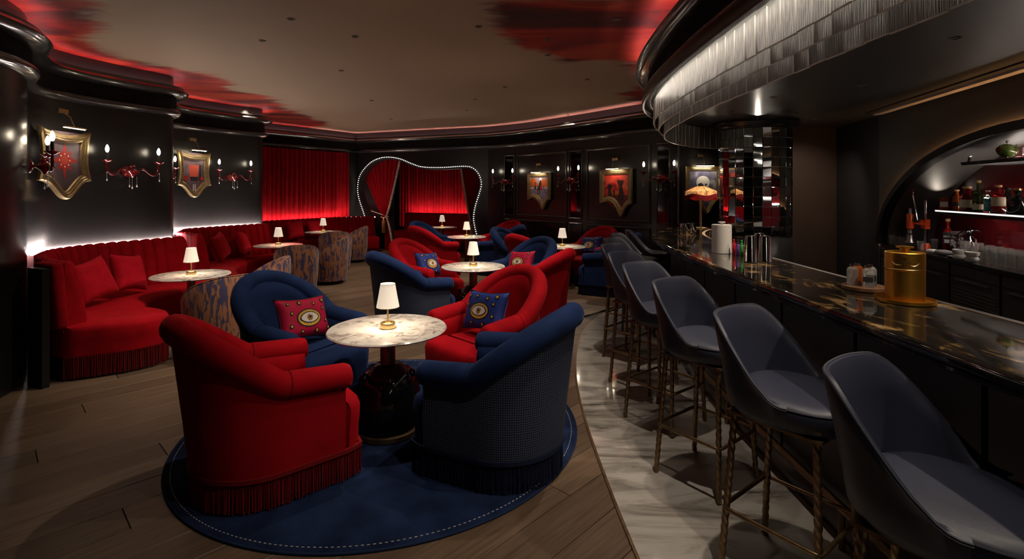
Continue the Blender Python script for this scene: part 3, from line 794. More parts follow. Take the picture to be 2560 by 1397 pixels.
# ------------------------------------------------------------------ cushions
def pillow_pt(u, v, W, Hh, T, side=1):
    pin = .13
    x = W / 2 * u * (1 - pin * (1 - v * v) * abs(u) ** 3); z = Hh / 2 * v * (1 - pin * (1 - u * u) * abs(v) ** 3)
    t = T * max(0, (1 - u ** 4)) ** .7 * max(0, (1 - v ** 4)) ** .7 + .006 * (1 if max(abs(u), abs(v)) < .99 else 0)
    return Vector((side * t, x, z))
def pillow_mesh(W, Hh, T, mat, n=14):
    m = MB()
    for sd in (1, -1):
        m.grid([[pillow_pt(-1 + 2 * i / n, -1 + 2 * j / n, W, Hh, T, sd) for i in range(n + 1)] for j in range(n + 1)])
    me = m.mesh('cushion', 80); b = bmesh.new(); b.from_mesh(me); bmesh.ops.remove_doubles(b, verts=b.verts, dist=.0005); bmesh.ops.recalc_face_normals(b, faces=b.faces); b.to_mesh(me); b.free()
    for p in me.polygons: p.use_smooth = True
    me.materials.append(mat); return me
PIPE = [(-1 + 2 * i / 12, -1) for i in range(12)] + [(1, -1 + 2 * i / 12) for i in range(12)] + [(1 - 2 * i / 12, 1) for i in range(12)] + [(-1, 1 - 2 * i / 12) for i in range(12)]
def patch(poly, W, Hh, T, lift, name, mat):
    """flat embroidered shape (in metres on the pillow face) laid on the bulge"""
    cx = sum(p[0] for p in poly) / len(poly); cz = sum(p[1] for p in poly) / len(poly); m = MB(); v = []; f = []; k = len(poly)
    for q in (0, .35, .7, 1):
        for p in poly:
            x, z = cx + (p[0] - cx) * q, cz + (p[1] - cz) * q
            P = pillow_pt(max(-.98, min(.98, x / (W / 2))), max(-.98, min(.98, z / (Hh / 2))), W, Hh, T); v.append((P.x + lift, x, z))
    for r_ in range(3):
        for i in range(k): f.append((r_ * k + i, r_ * k + (i + 1) % k, (r_ + 1) * k + (i + 1) % k, (r_ + 1) * k + i))
    me = m.add(v, f).mesh(name, 0, False); me.materials.append(mat); return me
def ell(cx, cz, a, bq, n=28, spike=0.0): return [(cx + a * math.cos(2 * math.pi * i / n) * (1 + (spike if i % 2 else 0)), cz + bq * math.sin(2 * math.pi * i / n) * (1 + (spike if i % 2 else 0))) for i in range(n)]
def eye_cushion(mat):
    W, Hh, T = .445, .31, .06
    root = empty('eye_cushion'); link('cushion_cover', pillow_mesh(W, Hh, T, mat), None, root)
    link('piping', MB().tube([pillow_pt(u, v, W, Hh, T) * 1 for u, v in PIPE], .004, 6, True).mesh('piping'), M['ink'], root)
    cx, cz = 0, -.015
    alm = [(cx + .074 * math.cos(t), cz + (.038 if math.sin(t) > 0 else .032) * math.copysign(abs(math.sin(t)) ** 1.25, math.sin(t))) for t in [2 * math.pi * i / 28 for i in range(28)]]
    link('lashes', patch(ell(cx, cz, .098, .062, 72, .14), W, Hh, T, .002, 'lashes', M['ink']), None, root)
    link('eyelid', patch(ell(cx, cz, .096, .058, 40), W, Hh, T, .004, 'eyelid', M['eyegold']), None, root)
    link('lid_line', patch([(x * 1.12, cz + (z - cz) * 1.16) for x, z in alm], W, Hh, T, .006, 'lid_line', M['ink']), None, root)
    link('eye_white', patch(alm, W, Hh, T, .008, 'eye_white', M['eyewhite']), None, root)
    link('iris', patch(ell(cx + .002, cz + .003, .024, .024, 20), W, Hh, T, .010, 'iris', M['iris']), None, root)
    link('pupil', patch(ell(cx + .002, cz + .005, .009, .009, 14), W, Hh, T, .012, 'pupil', M['ink']), None, root)
    link('glint', patch([(-.004, .006), (.008, .012), (.014, .006), (.006, -.002)], W, Hh, T, .0135, 'glint', M['eyewhite']), None, root)
    for sx, sz in [(-0.150, .10), (-.06, .10), (.06, .085), (0.150, .105), (-.135, .03), (.135, .045), (-0.150, -.06), (.145, -.045), (-.07, -.105), (.055, -.11), (0.167, -.1)]:
        s = random.uniform(.6, .95)
        st = link('star', patch(ell(sx, sz, .016 * s, .016 * s, 24, .5), W, Hh, T, .002, 'star_ray', M['ink']), None, root)
        link('star_core', patch(ell(sx, sz, .011 * s, .012 * s, 16, -.25), W, Hh, T, .004, 'star_core', M['eyegold']), None, st)
    return root
def plain_cushion():
    return pillow_mesh(.42, .42, .075, M['redcush'])
EYE_RED, EYE_BLUE = eye_cushion(M['pinksilk']), eye_cushion(M['bluesilk'])
eye_used = {}
def put_eye(src, M4, label):
    o = src if src.name not in eye_used else copy_tree(src); eye_used[src.name] = 1
    o.matrix_world = M4; tag(o, label, 'cushion', 'eye embroidered cushions on the armchairs'); return o

# ------------------------------------------------------------------ armchairs
def horse(n=64, w=.36, xf=.30, xc=-.04):
    L1 = xf - xc; tot = 2 * L1 + math.pi * w; pts = []
    for i in range(n + 1):
        s = tot * i / n
        if s < L1: pts.append((xf - s, -w, 0.0, s / L1))
        elif s < L1 + math.pi * w:
            a = (s - L1) / w; pts.append((xc - w * math.sin(a), -w * math.cos(a), math.sin(a), 1))
        else:
            q = s - L1 - math.pi * w; pts.append((xc + q, w, 0.0, 1 - q / L1))
    return pts
HS = horse()
def chair_h(sb, fl): # roll axis height: level arms rising into an arched back
    return .562 + .028 * fl + .288 * sb ** 1.15
def armchair(kind):
    main = M['red'] if kind == 'red' else M['blue']; outer = M['redback'] if kind == 'red' else M['dot']; frg = M['redfringe'] if kind == 'red' else M['bluefringe']
    if kind == 'plainblue': outer = M['blue']
    root = empty('armchair')
    rows_o, rows_i, axis = [], [], []
    N = normals([Vector((p[0], p[1])) for p in HS])
    for (x, y, sb, fl), n in zip(HS, N):
        n = -n if (n.x * (x + .04) + n.y * y) < 0 else n
        h = chair_h(sb, fl); lean = .085 * sb + .02
        def pt(o, z):
            q = o + lean * max(0, (z - .16)) / .75; return (x + n.x * q, y + n.y * q, z)
        rows_o.append([pt(.0, .15), pt(.005, .25), pt(0, .4), pt(-.005, h - .10), pt(.0, h - .03)])
        rows_i.append([pt(.0, h - .03), pt(-.05, h + .02), pt(-.10, h - .02), pt(-.115, h - .10), pt(-.105, .45), pt(-.10, .30)])
        axis.append(Vector(pt(-.03, h)))
    o = MB().grid(rows_o); i_ = MB().grid(rows_i)
    for mm_, rows in ((o, rows_o),): pass
    link('outer_back', o.mesh('outer_back', 50), outer, root)
    inn = i_
    for e in (0, -1):   # front faces of the arms
        a = rows_o[e] + rows_i[e][1:]; inn.add(a, [tuple(range(len(a)))])
    link('inner_back', inn.mesh('inner_back', 50), main, root)
    n = len(axis); rr = [.068] * n
    P = [axis[0] + Vector((.035, 0, 0)), axis[0] + Vector((.028, 0, 0))] + axis + [axis[-1] + Vector((.028, 0, 0)), axis[-1] + Vector((.035, 0, 0))]
    link('top_roll', MB().tube(P, [.035, .058] + rr + [.058, .035], 14).mesh('top_roll', 60), main, root)
    for e in (11, n - 12):   # seams where arm meets back
        t = (axis[e + 1] - axis[e - 1]).normalized(); q = [axis[e]]
        a = t.cross(Vector((0, 0, 1))).normalized(); bq = a.cross(t)
        link('seam', MB().tube([axis[e] + a * .0685 * math.cos(k * math.pi / 8) + bq * .0685 * math.sin(k * math.pi / 8) for k in range(16)], .003, 4, True).mesh('seam'), frg, root)
    # seat block with a proud front edge
    def outline(d):
        w0, w1, xf = .268 + d * .2, .345 + d, .425 + d
        q = [(-.3, -w0 + .1), (-.2, -w0), (.30, -w0), (.325, -w1 + .01), (.345, -w1)]
        for k in range(7):
            a = -math.pi / 2 + math.pi / 2 * k / 6; q.append((xf - .09 + .09 * math.cos(a), -w1 + .09 + .09 * math.sin(a)))
        q.append((xf + .012, -.12))
        return q + [(x, -y) for x, y in q[::-1]]
    lay = [(-.006, .15), (-.004, .26), (0, .30), (.002, .37), (-.008, .405), (-.03, .425), (-.09, .438), (-.2, .445)]
    rows = []
    for d, z in lay:
        ol = outline(max(d, -.03)) 
        if d < -.03: ol = [(x * (1 + d * 1.2) , y * (1 + d * 1.6)) for x, y in ol]
        rows.append([(x, y, z) for x, y in ol])
    m = MB().grid(rows, closed_u=True); k = len(rows[0]); m.f.append(tuple((len(rows) - 1) * k + j for j in range(k)))
    link('seat_cushion', m.mesh('seat_cushion', 50), main, root)
    base = [Vector((x + (.03 if x > .2 else 0), y)) for x, y, _, _ in HS]
    per = [Vector((.405, -.33)), Vector((.345, -.352))] + [Vector((x, y)) for x, y, _, _ in HS] + [Vector((.345, .352)), Vector((.405, .33)), Vector((.43, .2)), Vector((.436, 0)), Vector((.43, -.2)), Vector((.405, -.33))]
    link('fringe_band', sweep(per, [(-.012, .15), (-.012, .172), (.008, .172), (.008, .15)], True).mesh('fringe_band', 40), frg, root)
    strands(per, .004, .16, frg, root, .0085, .0036)
    sk = [p * .93 for p in per]
    link('underframe', MB().prism([(p.x, p.y) for p in sk[:-1]], .03, .155).mesh('underframe', 0), M['ink'], root)
    return root
CH = {k: armchair(k) for k in ('red', 'blue', 'plainblue')}
CHEIGHT = 1.58
ch_used = {}
def put_chair(kind, x, y, a, label, cushion=None, clabel=None, z=.014, ctilt=0.0):
    src = CH[kind]; o = src if kind not in ch_used else copy_tree(src); ch_used[kind] = 1
    o.scale = (.94, .94, 1)
    o.location = (x, y, z); o.rotation_euler = (0, 0, R(a)); tag(o, label, 'armchair', 'fringed velvet armchairs round the marble tables')
    if cushion:
        M4 = Matrix.Translation((x, y, z)) @ Matrix.Rotation(R(a), 4, 'Z') @ Matrix.Translation((.022, 0, .632)) @ Matrix.Rotation(R(-22), 4, 'Y') @ Matrix.Rotation(R(ctilt), 4, 'X')
        put_eye(EYE_RED if cushion == 'red' else EYE_BLUE, M4, clabel)
def group_at(T, kinds, names, angs=(42, 154, -26, 224), offs=((-.47, -.47), (.655, -.325), (-.665, .37), (.56, .575)), z=.0):
    for k in range(4):
        kd, lb, cu, cl = kinds[k]
        put_chair(kd, T[0] + offs[k][0] * 1.11, T[1] + offs[k][1] * 1.11, angs[k], lb, cu, cl, z, (0, 0, -6, 5)[k])
T1, T2, T3, T4 = (-.81, 3.34), (-.466, 6.15), (-.89, 10.05), (.82, 8.33)
group_at(T1, [('red', 'red velvet fringed armchair in the foreground with its back to the viewer', None, None),
              ('blue', 'navy pin-dot armchair in the foreground with its back to the viewer', None, None),
              ('plainblue', 'navy velvet armchair facing the viewer with a crimson eye cushion', 'red', 'crimson eye cushion on the big navy armchair by the nearest table'),
              ('red', 'bright red armchair facing the viewer across the nearest table', 'blue', 'blue eye cushion on the red armchair by the nearest table')], None, z=.014)
group_at(T2, [('blue', 'navy pin-dot armchair behind the nearest group, back turned to the viewer', None, None),
              ('red', 'red armchair behind the nearest red one, back turned, right of the second table', None, None),
              ('red', 'red armchair with a blue eye cushion left of the second table', 'blue', 'blue eye cushion on the red armchair left of the second table'),
              ('plainblue', 'navy armchair with a dark red eye cushion behind the second table', 'red', 'dark red eye cushion on the navy armchair behind the second table')], None, offs=((-.58, -.46), (.62, -.325), (-.57, .39), (.54, .545)))
group_at(T3, [('red', 'red armchair seen from behind left of the table before the alcove', None, None),
              ('plainblue', 'light-catching blue armchair seen from behind right of the table before the alcove', None, None),
              ('plainblue', 'dark navy armchair at the alcove mouth left of its table', None, None),
              ('red', 'red armchair with a blue cushion at the far right of the alcove table', 'blue', 'small blue eye cushion on the farthest red armchair by the alcove')], None, offs=((-.50, -.50), (.60, -.34), (-.66, .37), (.56, .575)))
group_at(T4, [('red', 'red armchair mostly hidden behind a navy one, left of the table by the panelled wall', None, None),
              ('plainblue', 'navy armchair seen from behind next to the far bar stools', None, None),
              ('plainblue', 'navy armchair against the panelled wall left of its table lamp', None, None),
              ('red', 'red armchair with a blue eye cushion by the panelled wall next to the bar', 'blue', 'blue eye cushion on the red armchair beside the bar')], None, offs=((-.42, -.50), (.60, -.42), (-.64, .37), (.50, .46)))
CH = 1.58

# ------------------------------------------------------------------ tables and table lamps
def make_table(base):
    root = empty('pedestal_table')
    link('table_top', MB().lathe([(0, .647), (.36, .647), (.376, .652), (.382, .660), (.376, .668), (0, .668)], 64).mesh('table_top', 30), M['marble'], root)
    if base == 'vase':
        link('stem', MB().lathe([(.048, .44), (.048, .65)], 24).mesh('stem'), M['bronze'], root)
        link('glass_base', MB().lathe([(0, .035), (.19, .035), (.205, .09), (.212, .18), (.205, .27), (.18, .35), (.14, .40), (.11, .415), (.095, .43), (.07, .44), (0, .44)], 40).mesh('glass_base', 60), M['blackglass'], root)
        link('foot_ring', MB().lathe([(0, 0), (.2, 0), (.205, .006), (.205, .034), (.19, .04), (0, .04)], 40).mesh('foot_ring'), M['bronze'], root)
        for k in range(5):
            a = k * 2 * math.pi / 5
            link('glass_knob', MB().lathe([(0, -.03), (.022, -.02), (.03, 0), (.022, .02), (0, .03)], 10, (.155 * math.cos(a), .155 * math.sin(a), .375)).mesh('glass_knob'), M['blackglass'], root)
    else:
        link('stem', MB().lathe([(.04, .03), (.04, .65)], 24).mesh('stem'), M['bronze'], root)
        link('foot_ring', MB().lathe([(0, 0), (.2, 0), (.2, .015), (.06, .03), (0, .03)], 32).mesh('foot_ring'), M['bronze'], root)
    return root
def make_lamp():
    root = empty('table_lamp')
    link('base', MB().lathe([(0, 0), (.05, 0), (.051, .003), (.047, .034), (.044, .036), (.03, .036), (.026, .028), (0, .028)], 32).mesh('base'), M['brass'], root)
    link('stem', MB().lathe([(.007, .02), (.006, .16), (.006, .2)], 10).mesh('stem'), M['brass'], root)
    m = MB(); n = 72; rows = []
    for z, r in ((.135, .0715), (.137, .0725), (.20, .0605), (.283, .0465), (.287, .046)):
        rows.append([((r + (.0009 if i % 2 else 0)) * math.cos(2 * math.pi * i / n), (r + (.0009 if i % 2 else 0)) * math.sin(2 * math.pi * i / n), z) for i in range(n)])
    m.grid(rows, closed_u=True); sh = link('shade', m.mesh('shade', 20, False), M['shade'], root)
    for z, r in ((.136, .0725), (.286, .0468)):
        link('shade_rim', MB().tube([(r * math.cos(2 * math.pi * i / 32), r * math.sin(2 * math.pi * i / 32), z) for i in range(32)], .0018, 5, True).mesh('shade_rim'), M['cream'], sh)
    light('lamp_light', 'POINT', (0, 0, .165), LAMP_W, (1, .80, .58), root, .02)
    return root
LAMP_W = 4.0
TB = [('vase', T1, .014, 'white marble table with black glass foot between the front armchairs', 'small pleated brass lamp on the nearest marble table'),
      ('vase', T2, 0, 'white marble table half hidden behind the front red armchair', 'pleated brass lamp on the second marble table behind the red armchair'),
      ('stem', T3, 0, 'round marble table in front of the alcove', 'pleated brass lamp on the table in front of the alcove'),
      ('vase', T4, 0, 'round marble table near the panelled wall and bar', 'pleated brass lamp against the panelled wall'),
      ('stem', at(478, 686, .668), 0, 'round marble table by the nearest banquette', 'pleated brass lamp on the table by the nearest banquette'),
      ('stem', at(696, 612, .668), 0, 'round marble table by the middle banquette', 'pleated brass lamp on the table by the middle banquette'),
      ('stem', at(808, 579, .668), 0, 'round marble table by the curtain banquette', 'pleated brass lamp on the table before the red curtain'),
      ('stem', (-1.72, 12.6), 0, 'small marble table inside the alcove', 'pleated brass lamp inside the alcove')]
protos = {}
lamp0 = make_lamp()
for k, (bs, p, z, lt, ll) in enumerate(TB):
    if bs in protos: o = copy_tree(protos[bs])
    else: o = protos[bs] = make_table(bs)
    o.location = (p[0], p[1], z); o.rotation_euler = (0, 0, k * .9); tag(o, lt, 'table', 'marble pedestal tables')
    l_ = lamp0 if k == 0 else copy_tree(lamp0)
    l_.location = (p[0], p[1], z + .6695); tag(l_, ll, 'lamp', 'pleated table lamps')

# ------------------------------------------------------------------ rug
rg = empty('round_rug', (-.84, 3.48, .0), 0, 'round navy blue rug under the nearest armchairs', 'rug')
link('pile', MB().lathe([(0, .001), (1.255, .001), (1.262, .007), (1.255, .013), (0, .013)], 96).mesh('pile', 50), M['rug'], rg)
link('binding', MB().tube([(1.268 * math.cos(2 * math.pi * i / 120), 1.268 * math.sin(2 * math.pi * i / 120), .0065) for i in range(120)], .0065, 8, True).mesh('binding'), M['rugedge'], rg)
st = MB()
for i in range(300):
    a = 2 * math.pi * i / 300; c, s = math.cos(a), math.sin(a)
    st.box((0, 0, 0), (.003, .012, .002), Matrix.Translation((1.235 * c, 1.235 * s, .0135)) @ Matrix.Rotation(a, 4, 'Z'))
tag(link('stitching', st.mesh('stitching', 0), M['white'], rg), kind='stuff')

# ------------------------------------------------------------------ tub chairs
def tub():
    root = empty('tub_chair'); n = 40; rows_o, rows_i, top = [], [], []
    for i in range(n + 1):
        a = R(-118 + 236 * i / n); c, s = -math.cos(a), math.sin(a)
        f = abs(-118 + 236 * i / n) / 118; h = .77 - .30 * max(0, f - .12) ** 1.7
        ro = .31
        rows_o.append([(ro * .9 * c, ro * .9 * s, .06), (ro * .98 * c, ro * .98 * s, .3), (ro * 1.03 * c, ro * 1.03 * s, h - .02), (ro * .99 * c, ro * .99 * s, h), (ro * .9 * c, ro * .9 * s, h), (ro * .84 * c, ro * .84 * s, h - .02), (ro * .80 * c, ro * .80 * s, .4), (ro * .78 * c, ro * .78 * s, .06)])
    m = MB().grid(rows_o, closed_u=True); m.f.append(tuple(range(8))); m.f.append(tuple(n * 8 + j for j in range(8)))
    link('shell', m.mesh('shell', 50), M['palm'], root)
    pipe = [Vector(r[3]) * 1.0 + Vector((0, 0, .003)) for r in rows_o]
    link('piping', MB().tube(pipe, .006, 5).mesh('piping'), M['palm'], root)
    link('seat', MB().lathe([(0, .07), (.25, .07), (.262, .2), (.265, .38), (.255, .425), (.2, .445), (0, .45)], 36, (.07, 0, 0)).mesh('seat', 60), M['blue'], root)
    link('swivel_base', MB().lathe([(0, 0), (.2, 0), (.21, .01), (.21, .05), (.19, .075), (0, .075)], 32).mesh('swivel_base'), M['ink'], root)
    return root
tub0 = tub()
TUBS = [(-2.86, 5.0, 146, 'palm-patterned tub chair behind the nearest red armchair'), (-2.98, 6.1, 205, 'palm-patterned tub chair peeping over the navy armchair'),
        (-3.26, 7.75, 118, 'palm-patterned tub chair with its back turned at the middle banquette table'), (-3.12, 8.75, 190, 'palm-patterned tub chair showing its blue seat at the middle banquette table'),
        (-3.52, 10.2, 110, 'palm-patterned tub chair with its back turned at the curtain banquette table'), (-3.52, 11.35, 200, 'farthest palm-patterned tub chair by the curtain banquette')]
for k, (x, y, a, lb) in enumerate(TUBS):
    o = tub0 if k == 0 else copy_tree(tub0); o.location = (x, y, 0); o.rotation_euler = (0, 0, R(a)); tag(o, lb, 'tub chair', 'palm-patterned tub chairs')

# banquette cushions
pc = plain_cushion()
def put_cushion(x, y, z, rz, tilt, roll, lb):
    o = link('velvet_cushion', pc); o.matrix_world = Matrix.Translation((x, y, z)) @ Matrix.Rotation(R(rz), 4, 'Z') @ Matrix.Rotation(R(tilt), 4, 'Y') @ Matrix.Rotation(R(roll), 4, 'X')
    tag(o, lb, 'cushion', 'plain red cushions on the banquettes')
put_cushion(-4.12, 5.02, .695, -12, -20, 12, 'left red cushion of the pair on the nearest banquette')
put_cushion(-4.12, 5.50, .695, 0, -20, -10, 'right red cushion of the pair on the nearest banquette')
put_cushion(-4.58, 8.05, .695, 10, -20, 10, 'left red cushion of the pair on the middle banquette')
put_cushion(-4.46, 8.50, .695, 20, -20, -8, 'right red cushion of the pair on the middle banquette')
put_cushion(-4.76, 11.23, .69, -36, -18, 0, 'left red cushion of the pair below the curtain')
put_cushion(-4.47, 11.68, .69, -36, -18, 0, 'right red cushion of the pair below the curtain')

# ------------------------------------------------------------------ bar counter
bt = sweep(BAR, [(-.55, 1.025), (-.06, 1.025), (-.035, 1.03), (-.022, 1.04), (-.022, 1.05), (-.03, 1.056), (-.012, 1.06), (-.002, 1.07), (0, 1.085), (-.004, 1.096), (-.014, 1.1), (-.018, 1.1), (-.024, 1.1), (-.53, 1.1), (-.545, 1.1), (-.55, 1.1)], True).obj('granite_countertop', M['granite'], None, 40)
tag(bt, 'long curved black and gold granite countertop of the bar', 'countertop')
bc = empty('bar_counter', (1.5, 2.4, 0), 0, 'curved dark panelled bar counter with bronze foot rail', 'bar counter')
local(sweep(BAR, [(-.45, .0), (-.45, 1.02), (-.22, 1.02), (-.22, .0)], True).obj('body', M['blackmat'], bc))
Q = resample(off(BAR, -.212), .62)
for i in range(len(Q) - 1):
    P = resample([Q[i].lerp(Q[i + 1], .02), Q[i].lerp(Q[i + 1], .98)], .1)
    local(sweep(P, [(-.006, .16), (.010, .16), (.012, .18), (.012, .96), (.010, .98), (-.006, .98)], True).obj('front_panel', M['soffit'], bc, 40))
local(sweep(BAR, [(-.22, 0), (-.22, .13), (-.205, .13), (-.20, .12), (-.20, 0)], True).obj('skirting', M['black'], bc, 40))
RAIL = off(BAR, -.158)
local(MB().tube([(p.x, p.y, .19) for p in RAIL], .02, 12).obj('foot_rail', M['bronze'], bc, 60))
for p, q in list(zip(resample(RAIL, 1.25), resample(off(BAR, -.17), 1.25)))[1:-1]:
    local(MB().tube([(p.x, p.y, .19), (p.x, p.y, .0)], .014, 8).obj('rail_bracket', M['bronze'], bc))
# steel work counter behind the bar
wc = empty('work_counter', (2.0, 3, 0), 0, 'stainless steel work counter behind the bar top', 'counter')
local(sweep(BAR[34:], [(-.56, .90), (-.56, .95), (-1.0, .95), (-1.0, .90)], True).obj('steel_top', M['steeldull'], wc, 30))
local(sweep(BAR[34:], [(-.57, .0), (-.57, .9), (-.96, .9), (-.96, .0)], True).obj('cabinet_body', M['blackmat'], wc, 30))
local(sweep(BAR, [(-.53, 1.1005), (-.53, 1.103), (-.56, 1.103), (-.56, 1.1005)], True).obj('steel_lip', M['steeldull'], wc, 30))

# ------------------------------------------------------------------ bar stools
def stool():
    root = empty('bar_stool'); n = 44
    def rim(f):   # f = |angle| / max
        e = max(0, min(1, (f - .34) / .62)); e = e * e * (3 - 2 * e)
        return 1.045 - .275 * e
    A = 112; rows = []
    for i in range(n + 1):
        d = -A + 2 * A * i / n; a = R(d); f = abs(d) / A
        # rounded-square plan
        c, s = math.cos(a), math.sin(a); k = (abs(c) ** 2.5 + abs(s) ** 2.5) ** (-1 / 2.5)
        h = rim(f); row = []
        for z, r in [(.665, .165), (.675, .195), (.71, .218), (.78, .228)] + [(.78 + (h - .78) * q,   .226 + .022 * q) for q in (.35, .7, .96)] + [(h + .004, .243), (h + .004, .230)] + [(.78 + (h - .78) * q, .203 + .02 * q) for q in (.94, .6, .2)] + [(.74, .195)]:
            x = -(r * k * c) - (0.035 * max(0, (z - .78) / .3) if c > 0 else 0) ; y = r * k * s
            row.append((x, y, z))
        rows.append(row)
    m = MB().grid(rows); np_ = len(rows[0]); m.f.append(tuple(range(np_))); m.f.append(tuple(n * np_ + j for j in range(np_)))
    link('shell_back', m.mesh('shell_back', 50), M['leather'], root)
    pr = []
    for z, q in [(.665, .80), (.69, .93), (.72, .99), (.745, 1.0), (.762, .985), (.775, .93), (.783, .8), (.787, .5), (.788, 0.12)]:
        ring = []
        for i in range(40):
            a = 2 * math.pi * i / 40; c, s = math.cos(a), math.sin(a); k = (abs(c) ** 2.6 + abs(s) ** 2.6) ** (-1 / 2.6)
            ring.append((.222 * q * k * c * (1.12 if c > 0 else .95) + .02, .215 * q * k * s, z - (.02 if c > .8 and z > .75 else 0) * 0))
        pr.append(ring)
    m = MB().grid(pr, closed_u=True); m.f.append(tuple(range(40))); m.f.append(tuple(len(pr) * 40 - 40 + j for j in range(40)))
    st_ = link('seat', m.mesh('seat', 50), M['leather'], root)
    link('seat_piping', MB().tube([Vector(p) + Vector((0, 0, .002)) for p in pr[4]], .0035, 5, True).mesh('seat_piping'), M['seam'], st_)
    link('back_piping', MB().tube([Vector(r[7]) for r in rows], .004, 5).mesh('back_piping'), M['seam'], root)
    feet = []
    for sx, sy in ((1, 1), (1, -1), (-1, -1), (-1, 1)):
        a, b_ = Vector((sx * .155 + .01, sy * .155, .672)), Vector((sx * .188, sy * .188, .004)); feet.append((a, b_))
        k = 100
        link('leg', MB().tube([a.lerp(b_, i / k) for i in range(k + 1)], .0135, 12, lobes=3, twist=.36).mesh('leg', 60), M['bronze'], root)
    ring = [a.lerp(b_, .60) * 1.0 + Vector((math.copysign(.012, b_.x), math.copysign(.012, b_.y), 0)) for a, b_ in feet]
    path = []
    for i in range(4):
        p, q, r_ = ring[i - 1], ring[i], ring[(i + 1) % 4]
        d1, d2 = (p - q).normalized(), (r_ - q).normalized()
        for t in range(5):
            u = t / 4; path.append(q + d1 * .03 * (1 - u) ** 2 + d2 * .03 * u * u)
    link('foot_ring', MB().tube(path, .009, 8, True).mesh('foot_ring', 60), M['bronze'], root)
    link('under_plate', MB().box((.01, 0, .668), (.36, .36, .012)).mesh('under_plate', 0), M['bronze'], root)
    return root
st0 = stool()
STOOLS = [(1.165, 1.37, -52), (1.125, 2.08, -52), (1.07, 2.83, -52), (1.05, 3.52, -52), (1.07, 4.17, -50), (1.13, 4.84, -46), (1.26, 5.47, -40), (1.45, 6.05, -30), (1.74, 6.62, -15)]
ordn = ['nearest navy leather bar stool, cut by the picture edge', 'second navy leather bar stool from the viewer', 'third navy leather bar stool from the viewer', 'fourth navy leather bar stool from the viewer',
        'fifth navy leather bar stool from the viewer', 'sixth navy leather bar stool, beside the blue armchair', 'seventh navy leather bar stool along the bar curve', 'eighth navy leather bar stool, next to last at the bar', 'farthest navy leather bar stool at the bar end']
for k, (x, y, a) in enumerate(STOOLS):
    o = st0 if k == 0 else copy_tree(st0); o.location = (x, y, .006); o.rotation_euler = (0, 0, R(a)); tag(o, ordn[k], 'bar stool', 'navy bar stools along the bar')

# ------------------------------------------------------------------ mirror column
CX, CY, CRr = 3.2, 6.75, .44
col = empty('mirror_column', (CX, CY, 0), 0, 'round column clad in mirror tiles behind the bar', 'column')
link('core', MB().lathe([(CRr - .02, 0), (CRr - .02, 2.4)], 48).mesh('core'), M['grout'], col)
NTI, NR, Z0, Z1 = 26, 11, 1.0, 2.36; tw = 2 * math.pi * CRr / NTI; thh = (Z1 - Z0) / NR
tile = rbox((0, 0, 0), (.012, tw - .005, thh - .005), .0022, 1).mesh('mirror_tile', 30); tile.materials.append(M['mirror'])
for j in range(NR):
    for i in range(NTI):
        a = 2 * math.pi * i / NTI
        o = link('mirror_tile', tile, None, col); o.location = ((CRr - .008) * math.cos(a), (CRr - .008) * math.sin(a), Z0 + (j + .5) * thh)
        o.rotation_euler = (random.uniform(-.01, .01), random.uniform(-.018, .018), a + random.uniform(-.02, .02))
link('base_skirt', MB().lathe([(CRr - .01, 0), (CRr + .0, .02), (CRr, .98), (CRr - .01, .995)], 48).mesh('base_skirt'), M['black'], col)
link('capital', MB().lathe([(CRr - .01, 2.36), (CRr + .02, 2.362), (CRr + .03, 2.375), (CRr + .035, 2.395), (CRr + .08, 2.42), (CRr + .09, 2.435), (CRr + .075, 2.445), (CRr + .075, ZSOF - .001)], 56).mesh('capital', 50), M['black'], col)

# ------------------------------------------------------------------ back bar
bct = awbox(TC - EA + .06, TC + EA - .06, .91, .948, .02, -.54).obj('back_counter', M['black'], None, 0); tag(bct, 'black counter of the back bar', 'counter')
for k in range(7):
    t0 = TC - EA + .03 + k * .67; t1 = t0 + .655
    c_ = awbox(t0, t1, .06, .905, -.02, -.5)
    root = empty('back_bar_cabinet', AW((t0 + t1) / 2, 0, -.2), 0, ['cabinet outside the right picture edge below the arch', 'cabinet at the right picture edge below the arch', 'cabinet under the lined-up glasses', 'black cabinet behind the gold bucket', 'black fridge cabinet with slatted grille behind the gold bucket', 'dark cabinet left of the gold bucket', 'cabinet in the corner by the black wall strip'][k], 'cabinet', 'black back bar cabinets')
    local(c_.obj('body', M['blackmat'], root, 0))
    local(awbox(t0 + .008, t1 - .008, .08, .80, .0, -.02).obj('door', M['soffit'], root, 0))
    dr = awbox(t0 + .008, t1 - .008, .81, .90, .0, -.02).obj('drawer', M['soffit'], root, 0); local(dr)
    local(awbox(t0 + .1, t1 - .1, .775, .785, .022, .0).obj('handle', M['steeldull'], root, 0))
    if k == 4:
        for q in range(5): local(awbox(t0 + .03, t1 - .03, .70 - q * .03, .708 - q * .03, .008, .0).obj('grille_slat', M['steeldull'], root, 0))
def shelf(t0, t1, z, label, led):
    root = empty('bar_shelf', AW((t0 + t1) / 2, z), 0, label, 'shelf')
    local(awbox(t0, t1, z - .03, z, -.14, -.53).obj('board', M['blackmat'], root, 0))
    if led:
        local(awbox(t0 + .05, t1 - .05, z - .036, z - .031, -.20, -.215).obj('under_led', M['ledunder'], root, 0))
        local(awbox(t0, t1, z - .045, z - .0145, -.133, -.14).obj('lip', M['blackmat'], root, 0))
    local(awbox(t0 + .05, t1 - .05, z + .001, z + .006, -.50, -.515).obj('rear_led', M['ledunder'], root, 0))
    local(awbox(t0, t1, z - .014, z, -.132, -.14).obj('edge', M['ledshelf'] if led else M['black'], root, 0))
    return root
shelf(1.72, 5.36, 1.378, 'glowing middle shelf of the back bar', True)
shelf(2.45, 4.95, 1.84, 'upper black shelf of the back bar', False)

